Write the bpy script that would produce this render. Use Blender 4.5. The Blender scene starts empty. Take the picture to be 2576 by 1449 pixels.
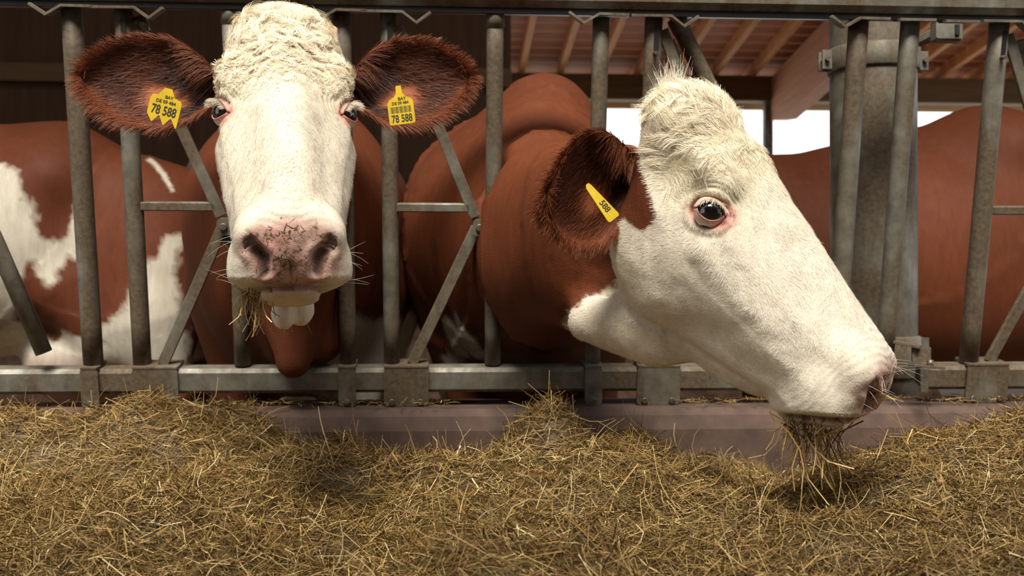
import bpy, bmesh, math
import numpy as np
from mathutils import Vector, Matrix

rng = np.random.default_rng(7)
C = bpy.context.scene.collection

# ------------------------------------------------------------------ camera, sky, sun, exposure
F_PX, W_PX, H_PX = 2654.0, 2576, 1449
CP = np.array([0.0, -2.72, 0.85])
YAW, PIT = math.radians(3.4), math.radians(0.36)
FW = np.array([math.sin(YAW) * math.cos(PIT), math.cos(YAW) * math.cos(PIT), math.sin(PIT)])
RT = np.array([math.cos(YAW), -math.sin(YAW), 0.0])
UP = np.cross(RT, FW)
cam = bpy.data.cameras.new('camera')
cam.sensor_width = 36.0
cam.lens = 36.0 * F_PX / W_PX
cam.clip_start = 0.05
cam.dof.use_dof = True
cam.dof.focus_distance = 1.86
cam.dof.aperture_fstop = 5.6
camo = bpy.data.objects.new('camera', cam)
C.objects.link(camo)
camo.matrix_world = Matrix(((RT[0], UP[0], -FW[0], CP[0]), (RT[1], UP[1], -FW[1], CP[1]), (RT[2], UP[2], -FW[2], CP[2]), (0, 0, 0, 1)))
sc = bpy.context.scene
sc.camera = camo
sc.view_settings.view_transform = 'Standard'
sc.view_settings.look = 'None'
sc.view_settings.gamma = 1.0
sc.view_settings.use_curve_mapping = False
sc.view_settings.exposure = 1.16
world = bpy.data.worlds.new('overcast_sky')
sc.world = world
world.use_nodes = True
bg = world.node_tree.nodes['Background']
bg.inputs['Color'].default_value = (0.93, 0.96, 1.0, 1)
bg.inputs['Strength'].default_value = 0.85
sun = bpy.data.lights.new('sun', 'SUN')
sun.energy = 4.3
sun.angle = math.radians(28)
sun.color = (1.0, 0.94, 0.84)
suno = bpy.data.objects.new('sun', sun)
C.objects.link(suno)
sd = Vector((0.12, 0.85, -1.2))          # light travels into the barn and down
suno.rotation_euler = sd.to_track_quat('-Z', 'Y').to_euler()


def at(px, py, dep):
    """the world point seen at a picture position at a distance in front of the camera"""
    return CP + (FW + RT * (px - W_PX / 2) / F_PX - UP * (py - H_PX / 2) / F_PX) * dep


# ------------------------------------------------------------------ helpers
def tag(o, label=None, cat=None, group=None, kind=None):
    if label: o['label'] = label
    if cat: o['category'] = cat
    if group: o['group'] = group
    if kind: o['kind'] = kind
    return o


def empty(name, loc=(0, 0, 0)):
    o = bpy.data.objects.new(name, None)
    C.objects.link(o)
    o.location = loc
    return o


def fast_mesh(name, verts, faces, cols=None, smooth=True, extra=None):
    """verts (n,3); faces: list of int arrays (m,3) or (m,4)"""
    me = bpy.data.meshes.new(name)
    verts = np.asarray(verts, np.float32)
    me.vertices.add(len(verts))
    me.vertices.foreach_set('co', verts.ravel())
    loops = np.concatenate([np.asarray(f, np.int32).ravel() for f in faces])
    tot = np.concatenate([np.full(len(f), f.shape[1], np.int32) for f in faces])
    start = np.concatenate([[0], np.cumsum(tot)[:-1]]).astype(np.int32)
    me.loops.add(len(loops))
    me.loops.foreach_set('vertex_index', loops)
    me.polygons.add(len(tot))
    me.polygons.foreach_set('loop_start', start)
    me.polygons.foreach_set('loop_total', tot)
    me.polygons.foreach_set('use_smooth', np.full(len(tot), smooth))
    me.update(calc_edges=True)
    if cols is not None: set_cols(me, 'coat', cols)
    if extra is not None:
        a = me.attributes.new('wet', 'FLOAT', 'POINT')
        a.data.foreach_set('value', np.asarray(extra, np.float32))
    return me


def set_cols(me, nm, cols):
    c4 = np.ones((len(cols), 4), np.float32)
    c4[:, :3] = cols
    a = me.color_attributes.new(nm, 'FLOAT_COLOR', 'POINT')
    a.data.foreach_set('color', c4.ravel())


def link(name, me, mat, parent=None):
    o = bpy.data.objects.new(name, me)
    C.objects.link(o)
    if mat and not me.materials: me.materials.append(mat)
    if parent: o.parent = parent
    return o


def nrm(v):
    v = np.asarray(v, float)
    return v / (np.linalg.norm(v, axis=-1, keepdims=True) + 1e-12)


class MB:
    """collects bars and tubes, then builds them as one mesh"""
    def __init__(s): s.v, s.f, s.n, s.sm = [], [], 0, []

    def ring_loft(s, rings, caps=True, closed=True, smooth=True):
        m, k = len(rings), len(rings[0])
        base = s.n
        for r in rings: s.v.append(np.asarray(r, float))
        for i in range(m - 1):
            for j in range(k):
                a, b = base + i * k + j, base + i * k + (j + 1) % k
                s.f.append((a, b, b + k, a + k)); s.sm.append(smooth)
        if caps:
            s.f.append(tuple(base + j for j in reversed(range(k)))); s.sm.append(False)
            s.f.append(tuple(base + (m - 1) * k + j for j in range(k))); s.sm.append(False)
        s.n += m * k
        return s

    def tube(s, pts, r, n=16, caps=True, sq=1.0, bev=0.0):
        pts = [np.asarray(p, float) for p in pts]
        rs = r if isinstance(r, (list, tuple, np.ndarray)) else [r] * len(pts)
        t0 = nrm(pts[1] - pts[0])
        ref = np.array([0, 0, 1.0]) if abs(t0[2]) < .9 else np.array([0, 1.0, 0])
        rings = []
        for i, p in enumerate(pts):
            t = nrm(pts[min(i + 1, len(pts) - 1)] - pts[max(i - 1, 0)])
            x = nrm(np.cross(ref, t)); y = np.cross(t, x)
            rings.append([p + rs[i] * (math.cos(a) * x + sq * math.sin(a) * y) for a in np.linspace(0, 2 * math.pi, n, endpoint=False)])
        return s.ring_loft(rings, caps)

    def bar(s, a, b, w, t, up=(0, 0, 1), ch=0.12):
        """a bar with a chamfered rectangular section: w across, t along 'up'"""
        a, b = np.asarray(a, float), np.asarray(b, float)
        d = nrm(b - a)
        up = np.asarray(up, float)
        x = nrm(np.cross(d, up)); y = np.cross(x, d)
        c = ch * min(w, t)
        sec = [(-w/2 + c, -t/2), (w/2 - c, -t/2), (w/2, -t/2 + c), (w/2, t/2 - c), (w/2 - c, t/2), (-w/2 + c, t/2), (-w/2, t/2 - c), (-w/2, -t/2 + c)]
        e = min(c, np.linalg.norm(b - a) * .2)
        rings = []
        for p, k in ((a, 1 - 2 * c / max(w, t)), (a + d * e, 1), (b - d * e, 1), (b, 1 - 2 * c / max(w, t))):
            rings.append([p + (x * q[0] + y * q[1]) * k for q in sec])
        return s.ring_loft(rings, smooth=False)

    def poly(s, pts2, o, ex, ey, th):
        """a flat polygon plate with thickness"""
        ex, ey, o = np.asarray(ex, float), np.asarray(ey, float), np.asarray(o, float)
        nz = nrm(np.cross(ex, ey))
        r0 = [o + ex * x + ey * y - nz * th / 2 for x, y in pts2]
        r1 = [o + ex * x + ey * y + nz * th / 2 for x, y in pts2]
        return s.ring_loft([r0, r1], smooth=False)

    def build(s, name, mat, parent=None):
        me = bpy.data.meshes.new(name)
        v = np.concatenate(s.v)
        me.from_pydata([tuple(p) for p in v], [], s.f)
        me.polygons.foreach_set('use_smooth', s.sm)
        me.update()
        return link(name, me, mat, parent)


def rrect(w, h, r, n=5):
    out = []
    for cx, cy, a0 in ((w/2 - r, h/2 - r, 0), (-w/2 + r, h/2 - r, 90), (-w/2 + r, -h/2 + r, 180), (w/2 - r, -h/2 + r, 270)):
        for i in range(n):
            a = math.radians(a0 + 90 * i / (n - 1))
            out.append((cx + r * math.cos(a), cy + r * math.sin(a)))
    return out


# ---- value noise in numpy
def vnoise(p, freq, seed=0):
    q = np.asarray(p) * freq + seed * 17.13
    i = np.floor(q).astype(np.int64); f = q - i
    f = f * f * (3 - 2 * f)
    def h(a, b, c):
        n = (a * 374761393 + b * 668265263 + c * 2147483647 + seed * 1013) & 0x7fffffff
        n = ((n ^ (n >> 13)) * 1274126177) & 0x7fffffff
        return ((n ^ (n >> 16)) & 0xffff) / 65535.0
    r = 0
    for a in (0, 1):
        for b in (0, 1):
            for c in (0, 1):
                w = (f[..., 0] if a else 1 - f[..., 0]) * (f[..., 1] if b else 1 - f[..., 1]) * (f[..., 2] if c else 1 - f[..., 2])
                r = r + w * h(i[..., 0] + a, i[..., 1] + b, i[..., 2] + c)
    return r * 2 - 1


def fbm(p, freq, seed=0, oct=3):
    return sum(vnoise(p, freq * 2 ** k, seed + k) * .5 ** k for k in range(oct))


def sstep(a, b, x):
    t = np.clip((x - a) / (b - a), 0, 1)
    return t * t * (3 - 2 * t)


# ------------------------------------------------------------------ materials
def mat(name):
    m = bpy.data.materials.new(name)
    m.use_nodes = True
    nt = m.node_tree
    b = nt.nodes['Principled BSDF']
    return m, nt, b


def N(nt, typ, **kw):
    n = nt.nodes.new(typ)
    for k, v in kw.items():
        if hasattr(n, k): setattr(n, k, v)
        else: n.inputs[k].default_value = v
    return n


def ramp(nt, src, stops):
    r = nt.nodes.new('ShaderNodeValToRGB')
    while len(r.color_ramp.elements) < len(stops): r.color_ramp.elements.new(0.5)
    for e, (p, c) in zip(r.color_ramp.elements, stops):
        e.position = p
        e.color = (*c, 1) if len(c) == 3 else c
    nt.links.new(src, r.inputs[0])
    return r


def coords(nt, scale=(1, 1, 1), kind='Object'):
    tc = N(nt, 'ShaderNodeTexCoord'); mp = N(nt, 'ShaderNodeMapping')
    mp.inputs['Scale'].default_value = scale
    nt.links.new(tc.outputs[kind], mp.inputs[0])
    return mp.outputs[0]


def noise(nt, vec, scale, detail=4, rough=.55):
    n = N(nt, 'ShaderNodeTexNoise')
    n.inputs['Scale'].default_value = scale; n.inputs['Detail'].default_value = detail; n.inputs['Roughness'].default_value = rough
    nt.links.new(vec, n.inputs['Vector'])
    return n.outputs['Fac']


def bump(nt, b, h, strength=.3, dist=.01):
    n = N(nt, 'ShaderNodeBump')
    n.inputs['Strength'].default_value = strength; n.inputs['Distance'].default_value = dist
    nt.links.new(h, n.inputs['Height']); nt.links.new(n.outputs[0], b.inputs['Normal'])


def mixc(nt, fac, a, bb, mode='MIX'):
    m = N(nt, 'ShaderNodeMix', data_type='RGBA', blend_type=mode)
    for s, i in ((fac, 0), (a, 6), (bb, 7)):
        if isinstance(s, (int, float)): m.inputs[i].default_value = s
        elif isinstance(s, tuple): m.inputs[i].default_value = (*s, 1)
        else: nt.links.new(s, m.inputs[i])
    return m.outputs[2]


def simple_mat(name, col, rough=.6, metal=0.0, nscale=20, var=.25, bumpst=.2, spec=.5, scale=(1, 1, 1)):
    m, nt, b = mat(name)
    v = coords(nt, scale)
    n = noise(nt, v, nscale)
    c = np.array(col)
    r = ramp(nt, n, [(.3, tuple(c * (1 - var))), (.7, tuple(np.clip(c * (1 + var), 0, 1)))])
    nt.links.new(r.outputs[0], b.inputs['Base Color'])
    b.inputs['Roughness'].default_value = rough; b.inputs['Metallic'].default_value = metal
    b.inputs['Specular IOR Level'].default_value = spec
    if bumpst: bump(nt, b, n, bumpst, .004)
    return m


def coat_mat():
    m, nt, b = mat('coat_hide')
    a = N(nt, 'ShaderNodeAttribute', attribute_name='coat')
    w = N(nt, 'ShaderNodeAttribute', attribute_name='wet')
    v = coords(nt)
    n1 = noise(nt, v, 9, 4); n2 = noise(nt, v, 260, 3)
    r = ramp(nt, n1, [(.3, (.92, .91, .88)), (.7, (1.0, 1.0, 1.0))])
    n3 = noise(nt, coords(nt, (1, 1, .22)), 55, 4, .6)
    r3 = ramp(nt, n3, [(.3, (.80, .78, .76)), (.7, (1.0, 1.0, 1.0))])
    c = mixc(nt, 1.0, a.outputs['Color'], r.outputs[0], 'MULTIPLY')
    c = mixc(nt, 1.0, c, r3.outputs[0], 'MULTIPLY')
    nt.links.new(c, b.inputs['Base Color'])
    mr = N(nt, 'ShaderNodeMapRange'); nt.links.new(w.outputs['Fac'], mr.inputs[0])
    mr.inputs[3].default_value = .62; mr.inputs[4].default_value = .22
    nt.links.new(mr.outputs[0], b.inputs['Roughness'])
    mr2 = N(nt, 'ShaderNodeMapRange'); nt.links.new(w.outputs['Fac'], mr2.inputs[0])
    mr2.inputs[3].default_value = .16; mr2.inputs[4].default_value = .55
    nt.links.new(mr2.outputs[0], b.inputs['Specular IOR Level'])
    bump(nt, b, n2, .35, .003)
    b.inputs['Sheen Weight'].default_value = .0; b.inputs['Sheen Roughness'].default_value = .4
    return m


def strand_mat(name, rough=.55, spec=.3):
    m, nt, b = mat(name)
    a = N(nt, 'ShaderNodeAttribute', attribute_name='coat')
    nt.links.new(a.outputs['Color'], b.inputs['Base Color'])
    b.inputs['Roughness'].default_value = rough
    b.inputs['Specular IOR Level'].default_value = spec
    return m


def galv_mat():
    m, nt, b = mat('galvanised_steel')
    v = coords(nt)
    vs = coords(nt, (1, 1, .35))
    n1 = noise(nt, vs, 7, 5, .6); n2 = noise(nt, v, 90, 4, .6); n3 = noise(nt, v, 24, 3)
    zinc = ramp(nt, n3, [(.3, (.10, .094, .072)), (.7, (.22, .21, .172))])
    dirt = ramp(nt, n2, [(.3, (.048, .033, .017)), (.7, (.115, .082, .047))])
    fac = ramp(nt, n1, [(.38, (0, 0, 0)), (.56, (1, 1, 1))])
    c = mixc(nt, fac.outputs[0], zinc.outputs[0], dirt.outputs[0])
    nt.links.new(c, b.inputs['Base Color'])
    mr = N(nt, 'ShaderNodeMapRange'); nt.links.new(fac.outputs[0], mr.inputs[0])
    mr.inputs[3].default_value = .35; mr.inputs[4].default_value = 0.0
    nt.links.new(mr.outputs[0], b.inputs['Metallic'])
    mr2 = N(nt, 'ShaderNodeMapRange'); nt.links.new(fac.outputs[0], mr2.inputs[0])
    mr2.inputs[3].default_value = .5; mr2.inputs[4].default_value = .72
    nt.links.new(mr2.outputs[0], b.inputs['Roughness'])
    bump(nt, b, n2, .25, .002)
    return m


def wood_mat(name, c0, c1, along='Y', rough=.7):
    m, nt, b = mat(name)
    s = {'X': (.6, 9, 9), 'Y': (9, .6, 9), 'Z': (9, 9, .6)}[along]
    v = coords(nt, s)
    n = noise(nt, v, 2.2, 6, .6)
    r = ramp(nt, n, [(.3, c0), (.7, c1)])
    nt.links.new(r.outputs[0], b.inputs['Base Color'])
    b.inputs['Roughness'].default_value = rough
    bump(nt, b, n, .15, .004)
    return m


M = {}
M['coat'] = coat_mat()
M['fur'] = strand_mat('hair_strands', .5, .25)
M['hay'] = strand_mat('hay_stalks', .55, .3)
M['galv'] = galv_mat()
M['bolt'] = simple_mat('zinc_bolt', (.13, .11, .085), .45, .6, 60, .3)
M['dark'] = simple_mat('dark_rubber', (.012, .012, .014), .45, 0, 30, .2)
M['pink_wood'] = wood_mat('glulam', (.36, .15, .075), (.48, .22, .12), 'Y')
M['rafter'] = wood_mat('rafter_wood', (.44, .18, .055), (.60, .27, .095), 'Y')
M['roofboard'] = wood_mat('roof_board_wood', (.25, .062, .012), (.37, .108, .023), 'X')
M['beam'] = wood_mat('eave_beam_wood', (.10, .055, .018), (.17, .10, .035), 'X')
M['sunlit_wood'] = wood_mat('sunlit_fascia', (.6, .42, .22), (.75, .55, .3), 'X')  # sunlight on the fascia is put into this pale base colour
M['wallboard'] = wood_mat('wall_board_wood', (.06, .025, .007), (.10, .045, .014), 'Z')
M['curb'] = simple_mat('concrete_curb', (.075, .044, .031), .8, 0, 14, .35, .4)
M['floor'] = simple_mat('barn_floor', (.15, .10, .05), .85, 0, 6, .35, .4)
M['alley'] = simple_mat('alley_concrete', (.2, .16, .11), .85, 0, 6, .25, .3)
M['bedding'] = simple_mat('straw_bedding', (.21, .125, .075), .9, 0, 9, .5, .9)
M['ground'] = simple_mat('outdoor_ground', (.45, .44, .40), .9, 0, .6, .15, 0)

# ------------------------------------------------------------------ the setting
def box(name, lo, hi, m, parent=None, ch=.02):
    lo, hi = np.array(lo, float), np.array(hi, float)
    d = hi - lo
    ax = int(np.argmax(d))
    c = (lo + hi) / 2
    a, b = c.copy(), c.copy(); a[ax], b[ax] = lo[ax], hi[ax]
    up = np.array([0, 0, 1.0]) if ax != 2 else np.array([0, 1.0, 0])
    dv = np.zeros(3); dv[ax] = 1
    x = np.cross(dv, up)
    w = d[int(np.argmax(np.abs(x)))]; t = d[int(np.argmax(np.abs(up)))]
    return MB().bar(a, b, w, t, up, ch).build(name, m, parent)


def flat(name, x0, x1, y0, y1, z, m):
    me = bpy.data.meshes.new(name)
    me.from_pydata([(x0, y0, z), (x1, y0, z), (x1, y1, z), (x0, y1, z)], [], [(0, 1, 2, 3)])
    return tag(link(name, me, m), kind='structure')


flat('floor', -9, 14, .35, 12.6, 0.0, M['floor'])
flat('feed_alley', -9, 14, -9, .35, 0.0, M['alley'])
flat('ground_outside', -30, 40, 12.6, 60, -.1, M['ground'])
flat('ground_yard', -30, 40, -40, -9, -.02, M['ground'])

# the feed curb under the fence
cb = MB()
prof = [(-.085, 0), (-.085, .51), (-.075, .545), (-.055, .562), (.09, .572), (.10, .565), (.10, 0)]
cb.ring_loft([[(x, p[0], p[1]) for p in prof] for x in np.linspace(-7, 9, 33)], smooth=False)
curb = tag(cb.build('feed_curb', M['curb']), 'low brown concrete curb running under the feed fence', kind='structure')

SL = .118                                  # roof slope: falls away from the camera
DE = 15.0
YE = at(1288, 700, DE)[1]
zpx = lambda py, dep: at(1288, py, dep)[2]
Z_EAVE = zpx(188, DE)
def roof_z(y): return Z_EAVE + (YE - y) * SL
ceil = tag(empty('ceiling', (0, 0, 0)), 'sloping timber barn roof seen from below', kind='structure')
# roof boards lie across the rafters
y = YE + .8
nb = 0
while y > -2.2:
    w = .30
    z = roof_z(y - w / 2) + .16
    MB().bar((-9, y - w / 2, z), (14, y - w / 2, z), .022, w - .012, (0, 1, -SL), .05).build('roof_board', M['roofboard'], ceil)
    y -= w
x0 = at(1409, 200, DE)[0]
sp = at(1507, 200, DE)[0] - x0
k = -13
while x0 + k * sp < 13:
    x = x0 + k * sp
    a, b = (x, YE + .7, roof_z(YE + .7) + .07), (x, -2.2, roof_z(-2.2) + .07)
    MB().bar(a, b, .085, .17, (0, 0, 1), .06).build('rafter', M['rafter'], ceil)
    k += 1
# main glulam frame over the right-hand openings
xg = at(1990, 250, 14.6)[0]
g = MB()
zb = lambda y: roof_z(y) - .02
g2 = [(YE - .1, zb(YE - .1) - .62), (YE - .55, zb(YE) - .66 + .0), (3.0, zb(3.0) - .72), (3.0, zb(3.0)), (YE - .1, zb(YE - .1))]
g.ring_loft([[(xg - .11, p[0], p[1]) for p in g2], [(xg + .11, p[0], p[1]) for p in g2]], smooth=False)
g.build('glulam_beam', M['pink_wood'], ceil)
for xx in (xg - 5.2, xg + 5.4):
    g = MB(); g.ring_loft([[(xx - .11, p[0], p[1]) for p in g2], [(xx + .11, p[0], p[1]) for p in g2]], smooth=False)
    g.build('glulam_beam', M['pink_wood'], ceil)
# far eave
wb = tag(empty('wall_back', (0, YE, 0)), 'open far side of the barn with eave beam and posts', kind='structure')
zb0, zb1 = zpx(250, DE), zpx(186, DE)
def wpart(name, lo, hi, m, ch=.03):
    o = box(name, lo, hi, m); o.parent = wb; o.location = (0, -YE, 0); return o
wpart('eave_beam', (-9, YE - .12, zb0), (14, YE + .1, zb1), M['beam'])
wpart('fascia_board', (-9, YE + .42, zpx(272, DE + .5)), (14, YE + .46, zpx(244, DE + .5)), M['sunlit_wood'])
for px in (1944, 2960, 920):
    xp = at(px, 300, DE)[0]
    wpart('steel_post', (xp - .06, YE - .06, 0), (xp + .06, YE + .06, zb0), M['galv'])
xl = at(1290, 300, DE - 5)[0]
# closed timber wall on the left half
wl = tag(empty('wall_side', (0, 7.4, 0)), 'dark vertical board wall behind the cows', kind='structure')
YW = 7.4
xw = at(1285, 300, YW + 2.72)[0]
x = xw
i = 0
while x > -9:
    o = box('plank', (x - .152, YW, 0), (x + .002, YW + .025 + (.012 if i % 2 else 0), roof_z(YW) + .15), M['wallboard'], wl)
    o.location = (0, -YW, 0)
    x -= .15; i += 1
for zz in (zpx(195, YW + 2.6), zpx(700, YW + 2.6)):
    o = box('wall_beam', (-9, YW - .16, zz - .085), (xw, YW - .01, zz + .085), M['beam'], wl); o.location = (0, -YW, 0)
# left and right end walls
box('wall_left', (-9.1, -1.8, 0), (-9.0, 12.6, 6), M['wallboard'])['kind'] = 'structure'
bpy.data.objects['wall_left']['label'] = 'dark timber end wall of the barn'


# unseen roof added to cut frontal sky light; daylight enters through the gap
cf = tag(empty('added_shade_roof', (0, 0, 0)), 'unseen timber roof added to hold back frontal sky light', kind='structure')
for i in range(10):
    y0 = -4.6 - i * .3
    MB().bar((-9, y0 - .15, roof_z(-1.8) + .16 + (y0 + 4.6) * SL), (14, y0 - .15, roof_z(-1.8) + .16 + (y0 + 4.6) * SL), .022, .29, (0, 1, SL), .05).build('roof_board', M['roofboard'], cf)
# unseen wall added behind the camera to block low frontal sky light
wf = tag(empty('added_shade_wall', (0, -7.5, 0)), 'dark timber wall added out of view to cut frontal light', kind='structure')
for i in range(46):
    o = box('plank', (-9 + i * .5, -7.55, 0), (-9 + i * .5 + .49, -7.5, 5.4), M['wallboard'], wf); o.location = (0, 7.5, 0)
# ------------------------------------------------------------------ the feed fence
LEAN = math.tan(math.radians(10.7))
NF = nrm(np.array([0, -1.0, -LEAN]))        # fence front normal


def fz(x, z, off=0.0):
    """point on the leaning fence plane, off = metres in front of it"""
    return np.array([x, -(z - .66) * LEAN, z]) + NF * off


def fpx(px, py, off=0.0):
    d = FW + RT * (px - W_PX / 2) / F_PX - UP * (py - H_PX / 2) / F_PX
    n = np.array([0, 1.0, LEAN])
    p = CP + d * ((.66 * LEAN - n @ CP) / (n @ d))
    return p + NF * off


fence = tag(empty('feed_fence', (0, 0, .6)), 'galvanised self-locking feed fence with upright tubes across the whole barn', 'fence')
def fb(mb, name, m='galv', parent=None):
    o = mb.build(name, M[m], parent or fence)
    if parent is None: o.location = (0, 0, -.6)
    return o


ZT, ZB = 1.528, .667
fb(MB().bar(fz(-2.4, 1.594), fz(3.2, 1.594), .08, .10, (0, -LEAN, 1), .22), 'top_rail')
fb(MB().bar(fz(-2.4, 1.537), fz(3.2, 1.537), .05, .014, (0, -LEAN, 1)), 'rail_channel', 'dark')
lo = fb(MB().bar(fz(-2.4, .636), fz(1.06, .636), .06, .064, (0, -LEAN, 1), .16), 'bottom_rail')
fb(MB().bar(fz(1.24, .636), fz(3.2, .636), .06, .064, (0, -LEAN, 1), .16), 'bottom_rail')


def post(x, r, z0=ZB, z1=ZT, name='post'):
    n = 9
    return fb(MB().tube([fz(x, z) for z in np.linspace(z0, z1, n)], r, 20), name)


def bolt(p, r=.0085, parent=None, h=.006, nut=6):
    p = np.asarray(p)
    o = MB().tube([p, p + NF * h * .85, p + NF * h], [r, r, r * .8], nut).build('bolt', M['bolt'], parent)
    return o


def bracket(x0, x1, bolts):
    mb = MB()
    cx, w = (x0 + x1) / 2, x1 - x0
    ex, ey = np.array([1.0, 0, 0]), nrm(np.array([0, -LEAN, 1.0]))
    mb.poly(rrect(w, .102, .012), fz(cx, .623, .036), ex, ey, .007)
    mb.bar(fz(cx - w / 2 + .002, .674, .038), fz(cx + w / 2 - .002, .674, .038), .005, .006, (0, -LEAN, 1))
    mb.poly(rrect(w, .078, .006), fz(cx, .6725, .0), ex, np.cross(ex, ey), .007)
    o = fb(mb, 'bracket')
    for bx in bolts: bolt(fz(bx, .585, .0395), parent=o).location = (0, 0, 0)
    return o


def sheet(path, yw, th, name='rail_clip'):
    """bent strip: path of (x, z) with thickness th, yw deep"""
    pts = [np.array(p) for p in path]
    up_, dn = [], []
    for i, p in enumerate(pts):
        t = nrm(pts[min(i + 1, len(pts) - 1)] - pts[max(i - 1, 0)])
        nn = np.array([-t[1], t[0]])
        up_.append(p + nn * th / 2); dn.append(p - nn * th / 2)
    out = up_ + dn[::-1]
    mb = MB()
    mb.ring_loft([[fz(q[0], q[1], yw[0]) for q in out], [fz(q[0], q[1], yw[1]) for q in out]], smooth=False)
    return fb(mb, name)


fixed = [(-.895, .0245), (-.774, .0225), (-.258, .021), (-.147, .0205), (.370, .0205), (.500, .022), (1.013, .0245), (1.144, .0235), (1.372, .0245), (-1.535, .0235), (-1.415, .0225), (1.9, .023)]
for x, r in fixed: post(x, r)
for x in (-.524, .111):
    post(x, .0205, .672, 1.545, 'swing_bar')
    fb(MB().tube([fz(x, 1.50), fz(x, 1.535)], .0225, 20), 'bar_collar')
for x in (-.895, -.258, .370, 1.013): bracket(x - .022, x + .022, [x])
for x in (-.79, -.165, .482, 1.352, -1.43): bracket(x, x + .112, [x + .02, x + .092])
for x in (-.895, -.258, .370, 1.013):
    sheet([(x + .062, 1.532), (x - .01, 1.533), (x - .047, 1.512), (x - .083, 1.536)], (.005, .045), .006)
for x in (-.774, -.147, .500, 1.372):
    sheet([(x - .062, 1.531), (x + .035, 1.531), (x + .068, 1.507), (x + .102, 1.531)], (.005, .045), .006)
sheet([(1.10, 1.531), (1.19, 1.531)], (.0, .045), .006)
sheet([(1.215, 1.529), (1.30, 1.529)], (.0, .045), .006)

# the V shaped frame and lock of each place
ex, ey = np.array([1.0, 0, 0]), nrm(np.array([0, -LEAN, 1.0]))
def vframe(x, hide_low=False):
    """x: the upright with the slot"""
    top, mid = fz(x + .022, 1.50, .006), fz(x + .212, 1.045, .006)
    low = fz(x + .052, .675, .006)
    fb(MB().bar(top, mid, .027, .012, NF), 'brace')
    fb(MB().bar(fz(x + .215, 1.02, .004), low, .028, .012, NF), 'brace')
    fb(MB().bar(fz(x + .012, 1.068, .0), fz(x + .199, 1.068, .0), .024, .022, (0, -LEAN, 1)), 'cross_bar')
    pl = fb(MB().poly(rrect(.066, .042, .012), fz(x + .238, 1.022, .026), ex, ey, .008), 'lock_plate')
    for dx in (.222, .256): bolt(fz(x + dx, 1.022, .03), .0095, pl, .007, 12)
    fb(MB().poly(rrect(.03, .034, .013), fz(x + .232, .992, .014), ex, ey, .012), 'rubber_stop', 'dark')
    s = fb(MB().poly(rrect(.012, .064, .005), fz(x + .004, 1.478, .0235), ex, ey, .004), 'slot', 'dark')
    q = fz(x + .001, 1.445, .022)
    MB().tube([q, q + NF * .022], .005, 10).build('lock_pin', M['bolt'], s)


for x in (-.774, -.147, .500, 1.372, -1.415): vframe(x)
# second flat link beside the slotted upright of the first place
fb(MB().bar(fz(-.742, 1.515, -.012), fz(-.70, 1.40, -.012), .03, .012, NF), 'brace')
fb(MB().tube([fz(-.728, 1.487, .0), fz(-.728, 1.487, .012)], .014, 16), 'pivot_disc', 'bolt')
# swing bars standing open
fb(MB().tube([fpx(1706, 42, -.03), fpx(1718, 68, -.03), fpx(1790, 215, -.03), fpx(1920, 485, -.03), fpx(2105, 880, -.03)], .0215, 18), 'swing_bar')
fb(MB().tube([fpx(1707, 44, -.03), fpx(1722, 76, -.03)], .0235, 18), 'bar_collar')
fb(MB().bar(fpx(1690, 100, -.01), fpx(1745, 262, -.01), .016, .012, NF), 'link_bar')
fb(MB().tube([fpx(-45, 505, .03), fpx(0, 600, .03), fpx(122, 880, .03)], .0205, 18), 'swing_bar')
fb(MB().bar(fpx(2576, 100, -.03), fpx(2620, 330, -.03), .03, .02, NF), 'swing_bar')

# steel column behind the fence
cc = at(2197, 700, 2.98); cc[2] = 0
col = tag(empty('steel_column', cc), 'round galvanised steel column standing behind the feed fence', 'column', kind='structure')
def cpt(mb, name, m='galv'):
    o = mb.build(name, M[m], col); o.location = -cc; return o
RC = .118
cpt(MB().tube([cc + (0, 0, z) for z in np.linspace(0, 6, 7)], RC, 40), 'shaft')
zc1, zc0 = at(2197, 108, 2.9)[2], at(2197, 168, 2.9)[2]
for z0, z1 in ((zc0, zc1), (.62, .735)):
    cpt(MB().tube([cc + (0, 0, z0), cc + (0, 0, z0 + .004), cc + (0, 0, z1 - .004), cc + (0, 0, z1)], [RC + .006, RC + .009, RC + .009, RC + .006], 40), 'clamp_ring')
    for sx in (-1, 1):
        zc = (z0 + z1) / 2
        for dy in (-.016, .016):
            cpt(MB().bar(cc + (sx * (RC + .004), dy, zc), cc + (sx * (RC + .034), dy, zc), .008, z1 - z0 - .012, (0, 0, 1)), 'clamp_lug')
        for dz in (.0,):
            q = cc + np.array([sx * (RC + .022), 0, zc + dz])
            cpt(MB().tube([q + (0, -.034, 0), q + (0, .034, 0)], .007, 10), 'bolt', 'bolt')
cpt(MB().bar(at(2306, 108, 2.85), at(2352, 84, 2.8), .03, .022, (0, 0, 1)), 'bracket_arm')
q = at(2381, 78, 2.78)
cpt(MB().bar(q + (-.036, 0, 0), q + (.036, 0, 0), .04, .058, (0, 0, 1)), 'bracket_box')
cpt(MB().bar(q + (.018, -.022, .012), q + (.018, -.022, -.016), .012, .006, (0, 1, 0)), 'slot', 'dark')
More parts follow.
